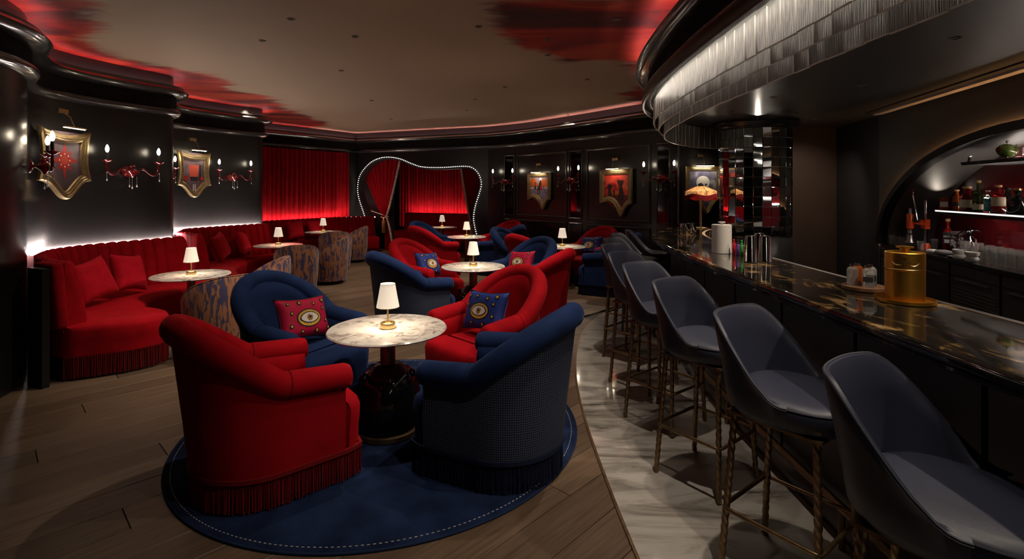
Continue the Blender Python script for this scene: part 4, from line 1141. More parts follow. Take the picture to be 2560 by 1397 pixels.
def upright(root, loc): root.location = loc; return root
def bpos(px_, o, z):
    """point on the recess line at offset o from the arch wall seen at pixel column px_"""
    rx = (px_ - 1280) / FPX; q = WO + WN * o
    t = (rx * q.y - q.x) / (WD.x - rx * WD.y); p = q + WD * t; return (p.x, p.y, z)
def text_mesh(s, size, ext=.0006):
    c = bpy.data.curves.new('t', 'FONT'); c.body = s; c.size = size; c.align_x = 'CENTER'; c.align_y = 'CENTER'; c.extrude = ext
    o = bpy.data.objects.new('t', c); COL.objects.link(o); dg = bpy.context.evaluated_depsgraph_get()
    me = bpy.data.meshes.new_from_object(o.evaluated_get(dg)); bpy.data.objects.remove(o); bpy.data.curves.remove(c); return me
FACE = math.atan2(-1, -.6)   # things on the back bar face the viewer
def bottle(loc, h, r, neck, mat, capm, label, name='bottle', lab=None, labz=(.2, .6), text=None, tm=None, square=False, shoulder=.72, group='bottles of the back bar'):
    root = empty(name, loc, math.atan2(-loc[1], -loc[0]), label, 'bottle', group)
    n = 4 if square else 24
    prof = [(0, 0), (r * .96, 0), (r, .008), (r, h * shoulder * .93), (r * .85, h * shoulder), (neck * 1.1, h * (shoulder + .1)), (neck, h * (shoulder + .14)), (neck, h * .93), (0, h * .93)]
    Mr = Matrix.Rotation(R(45), 4, 'Z') if square else None
    if square: prof = [(p[0] * 1.3, p[1]) if p[1] < h * shoulder * 1.01 else p for p in prof]
    m = MB().lathe(prof, n if square else 24, M=Mr); link('glass_body', m.mesh('glass_body', 40), mat, root)
    link('stopper', MB().lathe([(0, h * .92), (neck * 1.25, h * .92), (neck * 1.3, h * .94), (neck * 1.3, h), (0, h)], 14).mesh('stopper'), capm, root)
    if lab:
        z0, z1 = labz[0] * h * shoulder, labz[1] * h * shoulder
        if square: lo = link('paper_label', MB().box((r * .925, 0, (z0 + z1) / 2), (.003, r * 1.5, z1 - z0)).mesh('paper_label', 0), lab, root)
        else:
            rr = r + .001; lo = link('paper_label', MB().grid([[(rr * math.cos(a), rr * math.sin(a), z) for a in [R(-70 + 140 * i / 16) for i in range(17)]] for z in (z0, z1)]).mesh('paper_label', 60, False), lab, root)
        if text:
            for q, (s, sz) in enumerate(text):
                if not s:
                    continue
                tme = text_mesh(s, sz); tme.materials.append(tm or M['ink'])
                x = (r * .925 + .003) if square else r + .0035
                for v in tme.vertices:
                    a = v.co.x / max(r, .02) if not square else 0
                    y0, z_, dep = v.co.x, v.co.y, v.co.z
                    if square: v.co = (x + dep, y0, (z0 + z1) / 2 + z_ + (len(text) / 2 - q - .5) * sz * 1.1)
                    else: v.co = ((x + dep) * math.cos(a), (x + dep) * math.sin(a), (z0 + z1) / 2 + z_ + (len(text) / 2 - q - .5) * sz * 1.1)
                link('lettering', tme, None, lo)
    return root
SH = 1.379
bottle(bpos(2360, -.30, SH), .14, .042, .018, M['amber'], M['darkspirit'], 'squat amber bottle at the left end of the glowing shelf', square=True, shoulder=.82, lab=M['whitelabel'], labz=(.25, .7))
bottle(bpos(2392, -.34, SH), .205, .038, .017, M['amber'], M['cork'], 'dark amber bottle with a wide cork on the glowing shelf', shoulder=.62, lab=M['ink'], labz=(.3, .6))
bottle(bpos(2418, -.26, SH), .235, .058, .027, M['redspirit'], M['cork'], 'round red-amber bottle with an oval cream label', shoulder=.58, lab=M['cream'], labz=(.25, .8))
bottle(bpos(2446, -.28, SH), .29, .045, .016, M['greenspirit'], M['cork'], 'tallest green bottle with a slanted silver label', shoulder=.6, lab=M['cream'], labz=(.12, .4))
bottle(bpos(2470, -.24, SH), .20, .03, .014, M['glass'], M['white'], 'slim bottle with an aqua label and white capitals', shoulder=.68, lab=M['aqua'], labz=(.06, .92), text=[('ICHL', .03), ('DIE', .018)], tm=M['whitelabel'])
bottle(bpos(2496, -.26, SH), .245, .05, .02, M['redspirit'], M['cork'], 'red bottle with a cream square label on the glowing shelf', shoulder=.62, lab=M['cream'], labz=(.4, .92))
bottle(bpos(2520, -.36, SH), .22, .035, .018, M['darkspirit'], M['ink'], 'black bottle at the back of the glowing shelf', shoulder=.7)
bottle(bpos(2545, -.26, SH), .215, .072, .024, M['darkspirit'], M['brass'], 'wide black decanter with a gold collar at the picture edge', shoulder=.58)
bottle(bpos(2370, -.34, .951), .33, .045, .016, M['redspirit'], M['cork'], 'dark red corked bottle with white capitals below the glowing shelf', shoulder=.62, lab=M['ink'], labz=(.35, .95), text=[('MPARI', .026), ('', .02)], tm=M['whitelabel'])
# jar of bottle caps
p = bpos(2395, -.3, .951); j = empty('cap_jar', p, 0, 'glass jar filled with red and white bottle caps', 'jar')
link('jar_glass', MB().lathe([(0, 0), (.062, 0), (.066, .01), (.066, .15), (.055, .175), (.055, .19), (.052, .19), (.052, .172), (.062, .148), (.062, .006), (0, .006)], 28).mesh('jar_glass', 40), M['glass'], j)
link('lid', MB().lathe([(0, .19), (.058, .19), (.058, .215), (0, .215)], 24).mesh('lid'), M['steeldull'], j)
rnd = random.Random(4)
cpm = MB().lathe([(0, 0), (.013, 0), (.0145, .003), (.011, .007), (0, .007)], 10).mesh('bottle_cap')
for k in range(40):
    a, rr = rnd.uniform(0, 6.28), .046 * math.sqrt(rnd.random() * .5 + .5); c2 = cpm.copy(); c2.materials.append(M['whitelabel'] if k % 3 else M['redglass'])
    o = link('bottle_cap', c2, None, j); o.location = (rr * math.cos(a), rr * math.sin(a), .018 + .13 * rnd.random()); o.rotation_euler = (rnd.uniform(-1.5, 1.5), rnd.uniform(-1.5, 1.5), 0)
# soda siphon
p = bpos(2425, -.24, .951); s_ = empty('soda_siphon', p, 2.6, 'steel soda siphon with black nozzle on the back counter', 'siphon')
link('flask', MB().lathe([(0, 0), (.055, 0), (.058, .01), (.058, .13), (.048, .165), (.024, .185), (.02, .20), (0, .20)], 28).mesh('flask', 50), M['steel'], s_)
link('head', MB().lathe([(.022, .195), (.026, .205), (.022, .235), (.012, .245), (.012, .27), (0, .272)], 16).mesh('head'), M['blackglass'], s_)
link('spout', MB().tube([(0, 0, .225), (.05, 0, .235), (.085, 0, .215), (.095, 0, .18)], [.012, .010, .008, .006], 8).mesh('spout'), M['blackglass'], s_)
link('lever', MB().tube([(-.01, 0, .245), (-.05, 0, .255), (-.08, 0, .235)], .006, 6).mesh('lever'), M['steel'], s_)
link('label_strip', MB().box((-.057, 0, .1), (.004, .05, .05)).mesh('label_strip', 0), M['cream'], s_)
# citrus press
p = bpos(2314, -.2, .951); cp_ = empty('citrus_press', p, 0, 'orange lever citrus press with steel post on the back counter', 'citrus press')
vx = -WD  # towards the viewer along the wall
vd = Vector((-p[0], -p[1], 0)).normalized(); sd = Vector((vd.y, -vd.x, 0))
if (Vector((1, 0, 0)).dot(sd)) > 0: sd = -sd
link('post', MB().tube([(0, 0, .02), (0, 0, .52)], .016, 14).mesh('post'), M['steel'], cp_)
link('foot', MB().lathe([(0, 0), (.045, 0), (.045, .03), (.03, .06), (.02, .06), (0, .06)], 18).mesh('foot'), M['orange'], cp_)
a0 = sd * .13
link('arm', MB().tube([Vector((0, 0, .27)) - sd * .03, Vector((0, 0, .27)), sd * .06 + Vector((0, 0, .28)), a0 + Vector((0, 0, .30))], [.034, .036, .028, .03], 10).mesh('arm'), M['orange'], cp_)
link('arm_block', MB().box((0, 0, 0), (.055, .055, .10), Matrix.Translation((0, 0, .265))).mesh('arm_block', 0), M['orange'], cp_)
link('plunger_sleeve', MB().lathe([(.03, -.09), (.034, -.08), (.034, .06), (.03, .07)], 18, tuple(a0 + Vector((0, 0, .30)))).mesh('plunger_sleeve'), M['orange'], cp_)
link('rack_shaft', MB().lathe([(0, -.14), (.024, -.14), (.024, -.1), (.014, -.09), (.014, .13), (0, .13)], 14, tuple(a0 + Vector((0, 0, .30)))).mesh('rack_shaft'), M['steeldull'], cp_)
link('gear', MB().lathe([(0, -.012), (.03, -.012), (.03, .012), (0, .012)], 14, (0, 0, 0), Matrix.Translation(tuple(sd * .07 + Vector((0, 0, .31)) + vd * .04)) @ Matrix.Rotation(R(90), 4, 'X')).mesh('gear'), M['ink'], cp_)
lv = [sd * .07 + Vector((0, 0, .31)) + vd * .05, sd * .09 + Vector((0, 0, .47)) + vd * .05, sd * .11 + Vector((0, 0, .61)) + vd * .05]
hd = link('lever', MB().tube(lv, .007, 8).mesh('lever'), M['steel'], cp_)
link('lever_knob', MB().lathe([(0, -.035), (.014, -.03), (.02, 0), (.017, .03), (0, .038)], 12, tuple(lv[-1])).mesh('lever_knob'), M['redglass'], hd)
link('cone_cup', MB().lathe([(.05, .06), (.03, .10), (.034, .15)], 14, tuple(a0)).mesh('cone_cup'), M['steeldull'], cp_)
# glasses
def tumbler(name, h, r, mat, bands=0):
    m = MB(); prof = [(0, 0), (r * .8, 0), (r * .82, .004)]
    if bands:
        for k in range(bands): prof += [(r * (.95 if k % 2 else .82), .004 + (h - .03) * (k + 1) / bands)]
    prof += [(r, h), (r - .003, h), (r * .75, .012), (0, .01)]
    return m.lathe(prof, 18).mesh(name, 60)
gs = tumbler('spiral_glass', .15, .034, None, 8); gs.materials.append(M['sparkle'])
k = 0
gl = ['first ribbed highball glass from the bowls', 'second ribbed highball glass from the bowls', 'third ribbed highball glass from the bowls', 'fourth ribbed highball glass from the bowls', 'fifth ribbed highball glass from the bowls', 'sixth ribbed highball glass from the bowls']
for pxx, lb in zip((2462, 2485, 2508, 2531, 2554, 2577), gl):
    o = link('ribbed_glass', gs); o.location = bpos(pxx, -.06, .951); tag(o, lb + ' in the front row', 'glass', 'ribbed highball glasses on the back counter')
for pxx, lb in zip((2476, 2499, 2522, 2545, 2568), gl):
    o = link('ribbed_glass', gs); o.location = bpos(pxx, -.16, .951); tag(o, lb + ' in the back row', 'glass', 'ribbed highball glasses on the back counter')
gp = tumbler('plain_glass', .105, .033, None); gp.materials.append(M['sparkle'])
for pxx, lb in zip((2230, 2243, 2256, 2302, 2336), ['leftmost clear tumbler by the arch edge', 'second clear tumbler by the arch edge', 'third clear tumbler by the arch edge', 'clear tumbler in front of the citrus press', 'clear tumbler right of the citrus press post']):
    o = link('clear_tumbler', gp); o.location = bpos(pxx, -.07 if pxx < 2300 else -.03 if pxx < 2310 else -.3, .951); tag(o, lb, 'glass', 'clear tumblers by the arch edge')
gt = tumbler('tall_beaker', .16, .045, None); gt.materials.append(M['sparkle'])
for pxx, lb in ((2414, 'left wide mixing beaker before the soda siphon'), (2444, 'right wide mixing beaker before the soda siphon')):
    o = link('mixing_beaker', gt); o.location = bpos(pxx, -.13, .951); tag(o, lb, 'glass')
bw = MB().lathe([(0, 0), (.035, 0), (.048, .012), (.05, .03), (.038, .045), (.05, .06), (.052, .085), (.048, .085), (.044, .06), (.02, .05), (0, .05)], 24).mesh('bubble_bowl', 60); bw.materials.append(M['white'])
for pxx, lb in ((2398, 'left cream double-bubble bowl on the back counter'), (2430, 'right cream double-bubble bowl on the back counter')):
    o = link('bubble_bowl', bw); o.location = bpos(pxx, -.045, .951); tag(o, lb, 'bowl')
pb = MB().lathe([(0, 0), (.05, .002), (.07, .018), (.072, .03), (.06, .047), (.03, .054), (0, .055)], 24).mesh('pebble_dish', 60)
o = link('pebble_dish', pb, M['grey']); o.location = bpos(2358, -.05, .951); tag(o, 'dark grey pebble shaped dish on the back counter', 'dish')
pb2 = pb.copy(); pb2.materials.clear(); pb2.materials.append(M['white']); o = link('pebble_dish', pb2); o.location = bpos(2330, -.05, .951); o.scale = (.7, .7, .75); tag(o, 'small white pebble shaped dish on the back counter', 'dish')
pb3 = pb.copy(); pb3.materials.clear(); pb3.materials.append(M['blackmat']); o = link('pebble_dish', pb3); o.location = bpos(2377, -.02, .951); o.scale = (.45, .45, .4); tag(o, 'flat black pebble shaped dish on the back counter', 'dish')
# olive figure
p = bpos(2518, -.3, 1.852); ol = empty('olive_figure', p, 0, 'green olive with red pimento as a robot figure on the upper shelf', 'figurine')
Mo = Matrix.Translation((0, 0, .10)) @ Matrix.Rotation(math.atan2(vd.y, vd.x) - .9, 4, 'Z') @ Matrix.Rotation(R(84), 4, 'Y')
ol.scale = (.7, .7, .7)
link('olive_body', MB().lathe([(0, -.115), (.04, -.105), (.07, -.07), (.084, -.01), (.08, .04), (.06, .085), (.032, .108), (.02, .112)], 28, (0, 0, 0), Mo).mesh('olive_body', 60), M['olive'], ol)
link('pimento', MB().lathe([(0, .10), (.034, .106), (.032, .118), (.018, .126), (0, .128)], 18, (0, 0, 0), Mo).mesh('pimento', 60), M['redglass'], ol)
for k, q in enumerate(((-.03, -.03), (.04, -.03), (-.03, .04), (.04, .04))):
    link('leg', MB().tube([(q[0], q[1], .04), (q[0] * 1.7, q[1] * 1.7, .0)], [.006, .009], 6).mesh('leg'), M['steel'], ol)
link('antenna_ball', MB().lathe([(0, -.018), (.013, -.013), (.018, 0), (.013, .013), (0, .018)], 12, (0, 0, .21)).mesh('antenna_ball', 60), M['steel'], ol)
link('antenna_stem', MB().tube([(0, 0, .17), (0, 0, .2)], .004, 6).mesh('antenna_stem'), M['steel'], ol)
o = link('cut_glass_tumbler', MB().lathe([(0, 0), (.04, 0), (.045, .01), (.05, .12), (.046, .12), (.04, .02), (0, .018)], 8).mesh('cut_glass_tumbler', 20), M['sparkle']); o.location = bpos(2556, -.3, 1.841); tag(o, 'cut glass tumbler next to the olive figure', 'glass')

# ------------------------------------------------------------------ things on the bar top
ZB = 1.101
def bar_at(x, y): q = at(x, y, 1.1); return (q[0], q[1], ZB)
# gold bucket and tray
p = bar_at(2262, 754); gb = empty('gold_ice_bucket', p, 0, 'large gold lidded bucket with script logo on the bar', 'ice bucket')
d_ = math.hypot(p[0], p[1]); 
gr = .071; gh = .205
TR = empty('gold_tray', p, 0, 'round gold tray under the gold bucket', 'tray')
link('tray_plate', MB().lathe([(0, 0), (.105, 0), (.108, .003), (.108, .016), (.104, .016), (.103, .006), (0, .006)], 40).mesh('tray_plate'), M['gold'], TR)
gb.location = (p[0], p[1], ZB + .0065)
link('bucket_body', MB().lathe([(0, 0), (gr, 0), (gr, .128), (gr - .002, .129), (0, .129)], 56).mesh('bucket_body'), M['gold'], gb)
ld = link('lid', MB().lathe([(0, .1295), (gr - .001, .1295), (gr + .0005, .131), (gr + .0005, gh), (gr - .003, gh + .003), (0, gh + .003)], 56).mesh('lid'), M['gold'], gb)
link('knob', MB().lathe([(0, gh), (.018, gh), (.018, gh + .018), (.032, gh + .02), (.032, gh + .026), (0, gh + .026)], 24).mesh('knob'), M['gold'], ld)
link('seam_ring', MB().tube([(gr * math.cos(2 * math.pi * i / 48), gr * math.sin(2 * math.pi * i / 48), .138) for i in range(48)], .001, 4, True).mesh('seam_ring'), M['brass'], ld)
fa = math.atan2(-p[1], -p[0])
def wrap(me, z, shear=.25, r=gr + .0012):
    for v in me.vertices:
        x = v.co.x + v.co.y * shear; a = fa + x / r; dd = r + v.co.z; zz = z + v.co.y
        v.co = (dd * math.cos(a), dd * math.sin(a), zz)
    return me
tm = wrap(text_mesh('Dark', .034), .170); tm.materials.append(M['brass']); link('script_logo', tm, None, ld)
tm = wrap(text_mesh('After', .012), .190); tm.materials.append(M['brass']); link('script_logo', tm, None, ld)
sw = [(-.045, .168), (-.038, .16), (-.025, .156), (-.012, .158)], [(.02, .158), (.03, .154), (.042, .158), (.05, .166)]
for s2 in sw:
    link('logo_flourish', MB().tube([((gr + .001) * math.cos(fa + x / gr), (gr + .001) * math.sin(fa + x / gr), z) for x, z in s2], .0008, 4).mesh('logo_flourish'), M['brass'], ld)
m = MB().tube([((gr + .0008) * math.cos(fa + x / gr), (gr + .0008) * math.sin(fa + x / gr), z) for x, z in [(-.055, .15), (-.055, .197), (.055, .197), (.055, .15)]], .0006, 4, True); link('logo_border', m.mesh('logo_border'), M['brass'], ld)
# wooden tray with bottles
p = bar_at(2160, 724); wt = empty('wooden_tray', p, 0, 'round dark wooden tray of little bottles on the bar', 'tray')
link('tray_board', MB().lathe([(0, 0), (.088, 0), (.092, .004), (.092, .018), (.088, .021), (0, .021)], 36).mesh('tray_board'), M['wood'], wt)
for k, (dx, dy, lb) in enumerate([(-.045, .015, 'left clear cube bottle on the wooden tray'), (0.0, .045, 'rear clear cube bottle on the wooden tray'), (.04, .01, 'right clear cube bottle on the wooden tray'), (-.005, -.035, 'front clear cube bottle on the wooden tray')]):
    bottle((p[0] + dx, p[1] + dy, ZB + .0215), .10, .026, .011, M['sparkle'] if k != 1 else M['amber'], M['steel'], lb, 'bitters_bottle', square=True, shoulder=.8, lab=M['ink'] if k in (2, 3) else None, labz=(.3, .6), group='little bottles on the wooden tray')
# canister, bitters rack, shakers
p = bar_at(1804, 632); cn = empty('white_canister', p, 0, 'off-white cylindrical canister with flat knob on the bar', 'canister')
link('canister_body', MB().lathe([(0, 0), (.070, 0), (.072, .002), (.072, .206), (.070, .208), (0, .208)], 48).mesh('canister_body'), M['white'], cn)
ld = link('lid', MB().lathe([(0, .208), (.0715, .2085), (.0715, .214), (.069, .216), (0, .216)], 48).mesh('lid'), M['white'], cn)
link('knob', MB().lathe([(0, .216), (.013, .216), (.013, .228), (.027, .231), (.027, .237), (0, .238)], 24).mesh('knob'), M['white'], ld)
cols = [(.5, .01, .02), (.16, .05, .3), (.03, .3, .06), (.6, .2, .04), (.65, .42, .02)]; cn_ = ['red', 'purple', 'green', 'orange', 'yellow']
for k in range(5):
    q = bar_at(1835 + k * 9.5, 636 + k * 2.0); mt = pm(cn_[k] + '_tonic', cols[k], .25, trans=.2)
    bo = empty('dropper_bottle', q, 0, cn_[k] + ' square dropper bottle in the colourful row on the bar', 'bottle', 'colourful dropper bottles on the bar')
    link('bottle_body', rbox((0, 0, .04), (.024, .03, .08), .004, 2).mesh('bottle_body', 40), mt, bo)
    link('dropper_cap', MB().lathe([(.009, .08), (.009, .09), (.006, .093), (.007, .11), (0, .116)], 12).mesh('dropper_cap'), mt if k != 1 else M['ink'], bo)
shk = MB().lathe([(0, 0), (.0425, 0), (.0435, .003), (.042, .008), (.034, .165), (.031, .174), (.026, .176), (0, .176)], 28).mesh('shaker_tin', 40); shk.materials.append(M['steel'])
for k, (x, y, lb) in enumerate([(1877, 655, 'left steel shaker tin of the cluster on the bar'), (1913, 655, 'right steel shaker tin of the cluster on the bar'), (1899, 645, 'rear steel shaker tin of the cluster on the bar')]):
    o = link('shaker_tin', shk); o.location = bar_at(x, y); tag(o, lb, 'shaker', 'steel shaker tins on the bar')
cg = MB().lathe([(0, 0), (.045, 0), (.047, .003), (.05, .12), (.047, .12), (.043, .008), (0, .008)], 24).mesh('glass_tumbler', 40); cg.materials.append(M['steel'])
for x, y, lb in [(1712, 587, 'left steel cup at the far bend of the bar'), (1729, 585, 'right steel cup at the far bend of the bar')]:
    o = link('steel_cup', cg); o.location = bar_at(x, y); tag(o, lb, 'cup')
# chrome caddy & strainer tools
for x, y, lb in [(1938, 668, 'left bent steel tongs lying on the bar behind the shakers'), (1958, 672, 'right bent steel tongs lying on the bar behind the shakers')]:
    q = bar_at(x, y); o = MB().tube([(0, 0, .004), (.05, .02, .012), (.1, .05, .004)], .003, 6).obj('steel_tongs', M['steel']); o.location = q; tag(o, lb, 'tongs')
# fringed bar lamp
p = bar_at(1752, 570); fl_ = empty('fringed_lamp', p, 0, 'brass bar lamp with fringed amber silk shade', 'lamp')
link('base', MB().lathe([(0, 0), (.08, 0), (.08, .006), (.02, .014), (0, .014)], 32).mesh('base'), M['brass'], fl_)
link('stem', MB().lathe([(.014, .01), (.014, .40)], 12).mesh('stem'), M['brass'], fl_)
def amber_shade():
    m, n, l, b = nt('amber_silk_shade')
    tc = n.new('ShaderNodeTexCoord'); t = n.new('ShaderNodeTexNoise'); t.inputs['Scale'].default_value = 30; l.new(tc.outputs['Object'], t.inputs['Vector'])
    r = ramp(n, [(.3, (.35, .12, .03)), (.7, (.8, .42, .16))]); l.new(t.outputs['Fac'], r.inputs['Fac']); l.new(r.outputs['Color'], b.inputs['Base Color'])
    l.new(r.outputs['Color'], b.inputs['Emission Color']); b.inputs['Emission Strength'].default_value = .28; b.inputs['Roughness'].default_value = .8; return m
M['ambersilk'] = amber_shade()
n = 96; rows = []
def wv(i): return .012 * math.cos(2 * math.pi * i / n * 4)
for z, r in ((.385, .19), (.43, .19)): rows.append([(r * math.cos(2 * math.pi * i / n), r * math.sin(2 * math.pi * i / n), z - (0 if z > .4 else wv(i))) for i in range(n)])
sh = link('shade_band', MB().grid(rows, closed_u=True).mesh('shade_band', 60, False), M['ambersilk'], fl_)
rows = []
for k, (z, r) in enumerate(((.43, .192), (.455, .14), (.478, .09), (.49, .05), (.495, .035))): rows.append([((r - (.006 if i % 4 < 2 else 0)) * math.cos(2 * math.pi * i / n), (r - (.006 if i % 4 < 2 else 0)) * math.sin(2 * math.pi * i / n), z) for i in range(n)])
link('pleated_top', MB().grid(rows, closed_u=True).mesh('pleated_top', 30, False), M['ambersilk'], fl_)
link('finial', MB().lathe([(.036, .49), (.034, .51), (.012, .53), (0, .535)], 16).mesh('finial'), M['ink'], fl_)
fm_ = MB(); 
for i in range(n * 2):
    a = math.pi * i / n; z1 = .388 - .012 * math.cos(a * 4); z0 = z1 - .055 - .012 * math.cos(a * 4)
    fm_.box((0, 0, 0), (.004, .005, z1 - z0), Matrix.Translation((.191 * math.cos(a), .191 * math.sin(a), (z0 + z1) / 2)) @ Matrix.Rotation(a, 4, 'Z'))
tag(link('silk_fringe', fm_.mesh('silk_fringe', 0), M['redfringe'], fl_), kind='stuff')
for i in range(12):
    a = 2 * math.pi * i / 12 
    if i % 3 == 0: link('rib', MB().tube([(.193 * math.cos(a), .193 * math.sin(a), .385), (.193 * math.cos(a), .193 * math.sin(a), .432), (.09 * math.cos(a), .09 * math.sin(a), .48)], .003, 5).mesh('rib'), M['redfringe'], fl_)
for ch in fl_.children:
    if ch.name.split('.')[0] in ('shade_band', 'pleated_top', 'finial', 'silk_fringe', 'rib'): ch.location.z += .035
light('lamp_light', 'POINT', (0, 0, .43), .6, (1, .55, .25), fl_, .02)

# ------------------------------------------------------------------ paintings
def inset(poly, d):
    n = len(poly); out = []; ar_ = sum(poly[i - 1][0] * poly[i][1] - poly[i][0] * poly[i - 1][1] for i in range(n))
    sg = 1 if ar_ > 0 else -1
    for i in range(n):
        p, q, r_ = Vector(poly[i - 1]), Vector(poly[i]), Vector(poly[(i + 1) % n])
        a, b_ = (q - p).normalized(), (r_ - q).normalized()
        na, nb_ = Vector((-a.y, a.x)) * sg, Vector((-b_.y, b_.x)) * sg
        h = (na + nb_); h = h.normalized() if h.length > 1e-6 else na
        out.append(tuple(q + h * (d / max(.55, h.dot(na)))))
    return out
BANNER = [(0, 0), (1, 0), (1, -.80)] + [tuple(p) for p in cr([(1, -.80), (.9, -.84), (.8, -.96), (.735, -1.08), (.675, -1.12), (.615, -1.07), (.52, -.92), (.4, -.80), (.27, -.765), (.13, -.80), (0, -.83)], .06)][1:]
SHIELD = [tuple(p) for p in cr([(0, 0), (.2, -.06), (.5, -.10), (.8, -.06), (1, 0)], .08)] + [tuple(p) for p in cr([(1, 0), (.95, -.2), (.93, -.45), (.95, -.65), (1, -.82)], .08)][1:] + \
         [tuple(p) for p in cr([(1, -.82), (.86, -.85), (.74, -.95), (.62, -1.07), (.5, -1.12), (.38, -1.07), (.26, -.95), (.14, -.85), (0, -.82)], .06)][1:] + [tuple(p) for p in cr([(0, -.82), (.05, -.65), (.07, -.45), (.05, -.2), (0, 0)], .08)][1:-1]
def canvas_mat(name, stops, scale, stretch, seed):
    m, n, l, b = nt(name)
    tc = n.new('ShaderNodeTexCoord'); mp = n.new('ShaderNodeMapping'); mp.inputs['Scale'].default_value = (1, 1 * stretch, 1); mp.inputs['Location'].default_value = (seed, seed, 0)
    l.new(tc.outputs['Object'], mp.inputs['Vector'])
    t = n.new('ShaderNodeTexNoise'); t.inputs['Scale'].default_value = scale; t.inputs['Detail'].default_value = 6; t.inputs['Distortion'].default_value = .8; l.new(mp.outputs['Vector'], t.inputs['Vector'])
    r = ramp(n, stops); l.new(t.outputs['Fac'], r.inputs['Fac']); l.new(r.outputs['Color'], b.inputs['Base Color']); b.inputs['Roughness'].default_value = .5
    return m
def painting(pos, nrm, shape, w, label, cmat, motif, lamp_z=.10):
    """hung picture: local x along the wall, y up, z towards the room"""
    n = Vector((nrm[0], nrm[1], 0)).normalized(); xa = Vector((-n.y, n.x, 0)); 
    M4 = Matrix(((xa.x, 0, n.x, pos[0]), (xa.y, 0, n.y, pos[1]), (0, 1, 0, pos[2]), (0, 0, 0, 1)))
    root = empty('framed_painting'); root.matrix_world = M4; tag(root, label, 'painting', 'gilt framed paintings with picture lights')
    poly = [((x - .5) * w, y * w) for x, y in shape]
    rings = [(0, .004), (0, .035), (.012, .05), (.03, .052), (.038, .042), (.052, .046), (.062, .034), (.075, .03), (.08, .016)]
    rows = [[(p[0], p[1], z) for p in inset(poly, d * w / .62)] for d, z in rings]
    link('frame', MB().grid(rows, closed_u=True).mesh('frame', 40), M['goldframe'], root)
    ip = inset(poly, .078 * w / .62); cvs = link('canvas', MB().prism(ip, .004, .014).mesh('canvas', 0), cmat, root)
    for k, (poly2, mat) in enumerate(motif):
        q = [((x - .5) * w, y * w) for x, y in poly2]
        link('painted_shape', MB().prism(q, .0142 + k * .0003, .0150 + k * .0003).mesh('painted_shape', 0), mat, cvs)
    # picture light
    pl = link('picture_light', rbox((0, .012, .115), (.30, .018, .026), .006, 2).mesh('picture_light'), M['brass'], root)
    link('light_arm', MB().tube([(-.02, .17, .012), (-.01, .12, .08), (0, .012, .115)], .005, 6).mesh('light_arm'), M['brass'], pl)
    link('wall_box', rbox((-.02, .18, .012), (.13, .045, .02), .004, 2).mesh('wall_box'), M['brass'], pl)
    link('light_tube', MB().box((0, .001, .113), (.27, .004, .014)).mesh('light_tube', 0), M['ledpic'], pl)
    return root
M['ledpic'] = emat('picture_light_led', (1, .84, .62), 60)
P_ = {}
def flat(name, c): 
    if name not in P_: P_[name] = pm('paint_' + name, c, .5)
    return P_[name]
def circ(cx, cy, r, n=24): return [(cx + r * math.cos(2 * math.pi * i / n), cy + r * math.sin(2 * math.pi * i / n)) for i in range(n)]
def wframe(i): p = W_BACK[i]; n = normals(W_BACK)[i]; return p, n
dk, wh, org, vio, redp, gry = flat('dark', (.02, .012, .012)), flat('moonwhite', (.7, .68, .66)), flat('orange', (.6, .13, .02)), flat('violet', (.16, .13, .22)), flat('red', (.5, .02, .015)), flat('grey', (.25, .2, .24))
# left banner painting: dancers before orange trees
i = wpix(1353); p, n = wframe(i); z = CHEIGHT + (HOR - 432) * p.y / FPX
painting((p.x + n.x * .03, p.y + n.y * .03, z), n, BANNER, .70, 'gilt banner painting of dancers before orange trees', canvas_mat('dance_canvas', [(.3, (.14, .11, .2)), (.6, (.3, .26, .4)), (.8, (.4, .36, .5))], 4, 2, 3),
         [([(.12, -.42), (.12, -.24), (.2, -.17), (.3, -.15), (.38, -.22), (.46, -.4)], org), ([(.56, -.42), (.6, -.22), (.68, -.19), (.76, -.22), (.8, -.16), (.88, -.2), (.88, -.42)], org),
          ([(.12, -.44), (.88, -.44), (.88, -.47), (.12, -.48)], wh), (circ(.56, -.2, .05), wh), ([(.52, -.26), (.57, -.2), (.6, -.3), (.62, -.5), (.4, -.52), (.5, -.36)], dk), ([(.56, -.34), (.66, -.5), (.6, -.53), (.54, -.5)], redp),
          ([(.44, -.5), (.47, -.5), (.46, -.66), (.43, -.66)], dk), ([(.52, -.5), (.55, -.5), (.53, -.64), (.5, -.64)], dk), ([(.28, -.5), (.33, -.32), (.38, -.5)], dk), (circ(.335, -.31, .025), dk), ([(.66, -.47), (.69, -.36), (.73, -.47)], vio)])
i = wpix(1543); p, n = wframe(i); z = CHEIGHT + (HOR - 423) * p.y / FPX
painting((p.x + n.x * .03, p.y + n.y * .03, z), n, BANNER, .76, 'gilt banner painting of dark figures under a blazing red sky', canvas_mat('fire_canvas', [(.32, (.12, .008, .01)), (.48, (.45, .02, .015)), (.6, (.6, .06, .03)), (.75, (.62, .2, .06))], 5, 1.5, 8),
         [([(.12, -.62), (.88, -.6), (.88, -.8), (.7, -.9), (.5, -.76), (.12, -.72)], flat('lake', (.1, .02, .025))), ([(.35, -.52), (.6, -.5), (.62, -.58), (.34, -.6)], org), ([(.53, -.26), (.75, -.27), (.67, -.44), (.61, -.42)], dk), ([(.6, -.44), (.7, -.42), (.74, -.55), (.73, -.72), (.62, -.74), (.56, -.66), (.6, -.54)], dk),
          ([(.25, -.38), (.32, -.34), (.38, -.4), (.34, -.5), (.38, -.6), (.36, -.68), (.27, -.68), (.26, -.52)], dk), ([(.42, -.48), (.47, -.48), (.47, -.64), (.43, -.64)], dk)])
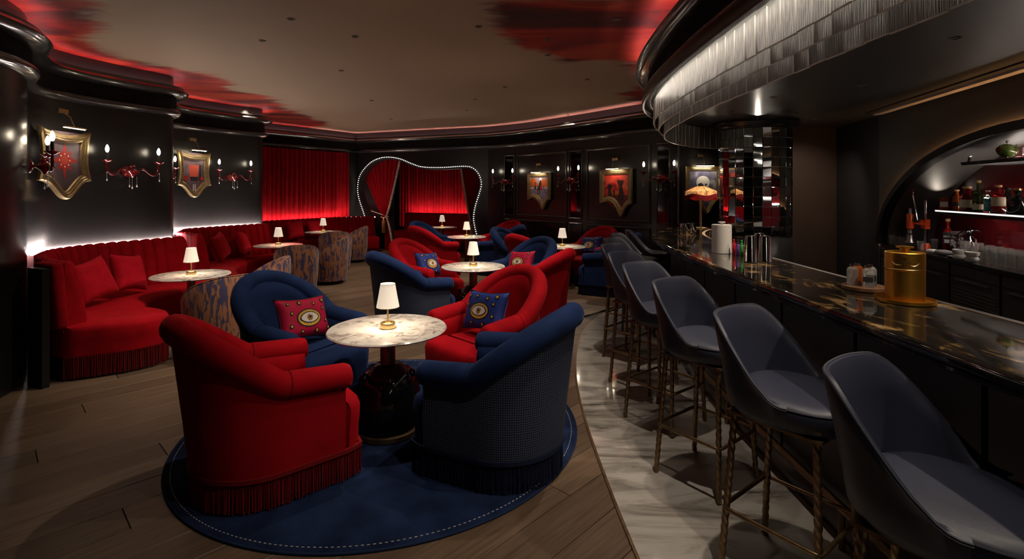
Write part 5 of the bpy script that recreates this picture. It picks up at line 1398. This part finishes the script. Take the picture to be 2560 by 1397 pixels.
p5 = Vector(((1755 - 1280) / FPX * 8.2, 8.2)); z = CHEIGHT + (HOR - 416) * 8.2 / FPX
painting((p5.x, p5.y - .03, z), Vector((0, -1)), BANNER[:3] + [(1, -.95)] + [tuple(q) for q in cr([(1, -.95), (.9, -.98), (.8, -1.1), (.7, -1.28), (.6, -1.36), (.5, -1.30), (.4, -1.12), (.3, -.98), (.15, -.95), (0, -.95)], .06)][1:], .56, 'gilt banner painting of a pale moon and clouds', canvas_mat('moon_canvas', [(.3, (.03, .03, .07)), (.5, (.13, .13, .22)), (.65, (.4, .38, .42)), (.8, (.3, .22, .24))], 4, 1, 1),
         [(circ(.5, -.46, .19, 32), wh), ([(.34, -.5), (.43, -.49), (.42, -.6)], dk), ([(.55, -.49), (.63, -.5), (.56, -.58)], dk), ([(.3, -.72), (.4, -.64), (.5, -.66), (.6, -.64), (.7, -.72), (.5, -.78)], flat('cloudblue', (.08, .08, .14)))])
# left shields
p = W_LEFT[idx(W_LEFT, (-4.76, 5.36))]; n = normals(W_LEFT)[idx(W_LEFT, (-4.76, 5.36))]
painting((p.x + n.x * .085, p.y + n.y * .085, 2.22), n, SHIELD, .66, 'shield-shaped gilt painting of a red jewelled flower, nearest on the left wall', canvas_mat('flower_canvas', [(.3, (.06, .045, .06)), (.55, (.15, .10, .13)), (.75, (.24, .15, .16))], 4, 1, 5),
         [([(.5 + r_ * math.cos(a), -.50 + r_ * math.sin(a) * 1.15) for a, r_ in [(2 * math.pi * k / 16, (.27 if k % 4 == 0 else .19 if k % 2 == 0 else .11)) for k in range(16)]], redp), (circ(.5, -.5, .07, 12), flat('rose', (.6, .06, .03)))] + [(circ(.5 + .1 * math.cos(k * .785), -.5 + .1 * math.sin(k * .785), .014, 8), wh) for k in range(8)])
p = W_LEFT[idx(W_LEFT, (-5.14, 8.16))]; n = normals(W_LEFT)[idx(W_LEFT, (-5.14, 8.16))]
painting((p.x + n.x * .10, p.y + n.y * .10, 2.20), (n + Vector((0, .15))), SHIELD, .66, 'shield-shaped gilt painting of a lantern figure, farther on the left wall', canvas_mat('lantern_canvas', [(.3, (.07, .05, .07)), (.55, (.17, .11, .14)), (.75, (.26, .16, .18))], 4, 1, 11),
         [([(.35, -.34), (.65, -.34), (.62, -.62), (.38, -.62)], flat('lantern', (.6, .09, .05))), ([(.38, -.62), (.62, -.62), (.6, -.72), (.4, -.72)], dk), ([(.66, -.3), (.72, -.34), (.72, -.74), (.66, -.7)], dk), ([(.47, -.8), (.5, -.8), (.5, -.96), (.46, -.96)], wh), ([(.52, -.8), (.55, -.8), (.56, -.96), (.52, -.96)], wh), (circ(.27, -.66, .06, 10), redp), (circ(.74, -.66, .05, 10), redp)])

# ------------------------------------------------------------------ sconces
def make_sconce():
    """local x out of the wall, y along it"""
    root = empty('wall_sconce')
    link('back_plate', MB().lathe([(0, 0), (.06, 0), (.062, .008), (.05, .018), (.02, .03), (0, .032)], 20, M=Matrix.Rotation(R(90), 4, 'Y')).mesh('back_plate'), M['redglass'], root)
    link('body_bowl', MB().lathe([(0, -.075), (.01, -.07), (.03, -.04), (.07, -.01), (.075, .006), (.05, .012), (.03, .03), (.035, .05), (.02, .075), (0, .08)], 20, (.10, 0, 0)).mesh('body_bowl', 50), M['redglass'], root)
    link('stem_in', MB().tube([(.01, 0, 0), (.1, 0, -.005)], .016, 10).mesh('stem_in'), M['redglass'], root)
    for sg in (-1, 1):
        path = [(.10, sg * .04, .0), (.105, sg * .09, .03), (.11, sg * .14, .02), (.12, sg * .18, -.03), (.13, sg * .23, -.05), (.135, sg * .265, -.02), (.135, sg * .28, .04), (.135, sg * .28, .09)]
        Pq = [Vector(q) for q in path]; sm_ = []
        for k in range(len(Pq) - 1):
            for t in range(4): sm_.append(Pq[k].lerp(Pq[k + 1], t / 4))
        sm_.append(Pq[-1])
        for _ in range(3): sm_ = [sm_[0]] + [(sm_[k - 1] + sm_[k] * 2 + sm_[k + 1]) / 4 for k in range(1, len(sm_) - 1)] + [sm_[-1]]
        ar_ = link('arm', MB().tube(sm_, .0115, 10).mesh('arm', 60), M['redglass'], root)
        c = (.135, sg * .28, 0)
        link('drip_cup', MB().lathe([(0, .085), (.02, .09), (.055, .115), (.058, .12), (.02, .112), (.014, .13), (0, .13)], 18, c).mesh('drip_cup', 50), M['redglass'], ar_)
        link('candle_sleeve', MB().lathe([(0, .118), (.013, .118), (.013, .205), (0, .206)], 12, c).mesh('candle_sleeve'), M['ink'], ar_)
        link('candle_bulb', MB().lathe([(0, .205), (.011, .21), (.019, .235), (.018, .255), (.010, .282), (0, .295)], 12, c).mesh('candle_bulb', 60), M['bulb'], ar_)
        link('crystal_drop', MB().lathe([(0, -.14), (.008, -.128), (.004, -.112), (.001, -.11), (.001, -.05), (.006, -.04), (0, -.03)], 8, (.14, sg * .285, .02)).mesh('crystal_drop'), M['crystal'], ar_)
        light('candle_light', 'POINT', (.135 + .03, sg * .28, .25), SCONCE_W, (1, .82, .58), root, .02)
    for dx, dy, dz in ((.10, 0, -.08), (.12, .04, -.06), (.12, -.04, -.06)):
        link('crystal_drop', MB().lathe([(0, -.13), (.009, -.115), (.004, -.1), (.001, -.095), (.001, 0), (0, 0)], 8, (dx, dy, dz)).mesh('crystal_drop'), M['crystal'], root)
    return root
SCONCE_W = .5
sc0 = make_sconce()
def lframe(q): i = idx(W_LEFT, q); return W_LEFT[i], normals(W_LEFT)[i]
SCN = []
for q, z, lb in [((-4.22, 4.46), 1.79, 'red glass candle sconce at the left picture edge before the flower painting'), ((-4.58, 6.10), 1.80, 'red glass candle sconce between the flower and lantern paintings'),
                 ((-5.08, 7.36), 1.80, 'red glass candle sconce close before the lantern painting'), ((-4.83, 8.80), 1.80, 'red glass candle sconce at the curtain end of the left wall')]:
    p, n = lframe(q); SCN.append(((p.x, p.y), (n.x, n.y), z, lb))
for k in (1268, 1436, 1657):
    i = wpix(k); p, n = wframe(i); SCN.append(((p.x, p.y), (n.x, n.y), 1.76, {1268: 'red glass candle sconce on the mirror strip nearest the alcove', 1436: 'red glass candle sconce between the left and middle paintings', 1657: 'red glass candle sconce between the middle and moon paintings'}[k]))
for k, (p, n, z, lb) in enumerate(SCN):
    o = sc0 if k == 0 else copy_tree(sc0); nv = Vector(n).normalized()
    o.location = (p[0] + nv.x * .012, p[1] + nv.y * .012, z); o.rotation_euler = (0, 0, math.atan2(nv.y, nv.x)); tag(o, lb, 'sconce', 'red glass candle sconces')

# ------------------------------------------------------------------ recessed downlights
def make_down():
    root = empty('recessed_downlight')
    link('trim_ring', MB().lathe([(.024, -.001), (.034, -.001), (.035, -.003), (.034, -.005), (.025, -.004), (.024, .0)], 28).mesh('trim_ring'), M['ceilring'], root)
    link('reflector', MB().lathe([(.024, -.001), (.02, -.0005), (0, -.0005)], 20).mesh('reflector'), M['steeldull'], root)
    return root
dn0 = make_down(); dused = [0]
def down(x, y, zc, power, spot, label, aim=None, col=(1, .84, .66), blend=.7):
    o = dn0 if not dused[0] else copy_tree(dn0); dused[0] = 1
    o.location = (x, y, zc - .0005); tag(o, label, 'downlight', 'recessed ceiling downlights')
    if power:
        rot = (0, 0, 0)
        if aim:
            d = Vector(aim) - Vector((x, y, zc)); rot = d.to_track_quat('-Z', 'Y').to_euler()
        light('beam', 'SPOT', (0, 0, -.012), power, col, o, .02, spot, blend, rot)
    return o
def dl(px_, py_): return at(px_, py_, ZCEIL)
DW = 20
down(*dl(656, 101), ZCEIL, DW * 2.6, 66, 'ceiling downlight left of the picture centre above the banquette tables', (-3.3, 5.4, .6))
down(*dl(1370, 137), ZCEIL, DW * 3, 54, 'ceiling downlight in the dark red cloud', (-.3, 6.2, .5))
down(*dl(1167, 276), ZCEIL, DW * 3, 60, 'ceiling downlight in the middle of the beige field', T3 + (.5,))
down(*dl(620, 265), ZCEIL, DW * 2.4, 62, 'lit ceiling downlight in the left red cloud', (-3.8, 8.4, .6))
down(*dl(1420, 287), ZCEIL, DW * 3, 58, 'ceiling downlight at the right red cloud rim', T4 + (.5,))
down(*dl(1204, 318), ZCEIL, DW * 2.2, 62, 'ceiling downlight before the alcove', (-3.4, 11.2, .5))
down(-.75, 3.2, ZCEIL, DW * 1.3, 44, 'ceiling downlight straight above the nearest table', T1 + (.6,))
down(-.3, 4.6, ZCEIL, DW * .9, 46, 'ceiling downlight above the front red armchair', (-.3, 3.8, .5))
down(*at(2155, 212, ZSOF), ZSOF, 14, 70, 'soffit downlight near the air slot')
down(*at(1990, 282, ZSOF), ZSOF, 14, 70, 'soffit downlight left of the air slot')
down(*at(1835, 280, ZSOF), ZSOF, 8, 60, 'soffit downlight nearest the mirror column', (2.3, 6.2, 1.1))
for k, y in enumerate((1.2, 2.2, 3.2, 4.4)):
    down(.95 - .05 * (k == 3), y, ZCEIL, DW * .68, 44, ['first', 'second', 'third', 'fourth'][k] + ' ceiling downlight along the bar stools', (1.1, y, .4))

down(3.75, 6.35, ZSOF, 26, 90, 'added soffit downlight washing the brown wall', (4.0, 6.95, 1.6))  # lamp added to brighten the brown wall
down(2.6, 3.0, ZSOF, 14, 70, 'soffit downlight over the bar well', (2.3, 3.0, .9))
down(2.5, 4.9, ZSOF, 14, 70, 'soffit downlight over the bar bend', (2.2, 4.9, .9))

# small uplights on the column capital and the back bar shelves
def uplight(loc, aim, power, spot, label, col=(1, .86, .7)):
    root = empty('mini_uplight', loc, 0, label, 'spotlight', 'mini uplights')
    d = (Vector(aim) - Vector(loc)); q = d.to_track_quat('Z', 'Y').to_matrix().to_4x4()
    link('can', MB().lathe([(0, -.02), (.014, -.02), (.014, .02), (.011, .02), (.010, .012), (0, .012)], 14, M=q).mesh('can'), M['blackmat'], root)
    link('foot', MB().tube([(0, 0, -.03), (0, 0, -.012)], .006, 8).mesh('foot'), M['blackmat'], root)
    light('beam', 'SPOT', d.normalized() * .03, power, col, root, .012, spot, .8, d.to_track_quat('-Z', 'Y').to_euler())
uplight((2.96, 6.17, 2.44), (2.6, 5.2, 2.5), 5, 75, 'mini uplight on the column capital washing the soffit')
uplight(AW(5.80, 1.44, -.42), AW(5.6, 1.95, -.30), 1.8, 84, 'mini uplight beside the left end of the glowing shelf')
uplight(bpos(2424, -.3, 1.872), bpos(2445, -.35, 2.2), 3, 60, 'mini uplight on the upper shelf left of the olive')


for k, (x, y, lb) in enumerate([(-1.9, 4.4, 'aisle downlight nearest the viewer'), (-2.1, 6.3, 'second aisle downlight from the viewer'), (-2.3, 8.4, 'third aisle downlight from the viewer'), (-2.5, 10.6, 'farthest aisle downlight toward the curtain')]):
    down(x, y, ZCEIL, DW * (.8 if k == 0 else 1.4), 58, lb, (x - .25, y + .3, 0))

down(1.95, 1.75, ZSOF, 16, 62, 'added soffit downlight brightening the gold bucket')  # added out of view to brighten the bucket
down(1.95, 3.3, ZSOF, 14, 62, 'added soffit downlight brightening the shaker tins')  # added behind the valance to brighten things on the bar

for x, y, tx, ty, pw, lb in [(-1.5, 4.9, -1.0, 5.9, 1.0, 'added ceiling downlight for the back of the navy pin-dot armchair'), (.35, 5.0, .2, 5.9, .9, 'added ceiling downlight for the back of the turned red armchair'),
                         (-.6, 8.3, -.8, 9.4, 2.0, 'added ceiling downlight for the chair backs before the alcove'), (1.0, 6.8, 1.3, 7.8, 1.6, 'added ceiling downlight for the chair backs by the bar'), (-.1, 7.3, .3, 8.0, 1.2, 'added ceiling downlight between the two middle groups')]:
    down(x, y, ZCEIL, DW * pw, 46, lb, (tx, ty, .3))  # lamps added to brighten chair backs turned to the viewer

for o in [q for q in bpy.data.objects if q.get('label', '').startswith('dark red corked bottle')]:
    link('white_sublabel', MB().grid([[(.0465 * math.cos(a), .0465 * math.sin(a), z) for a in [R(-38 + 76 * i / 10) for i in range(11)]] for z in (.082, .118)]).mesh('white_sublabel', 60, False), M['whitelabel'], o)
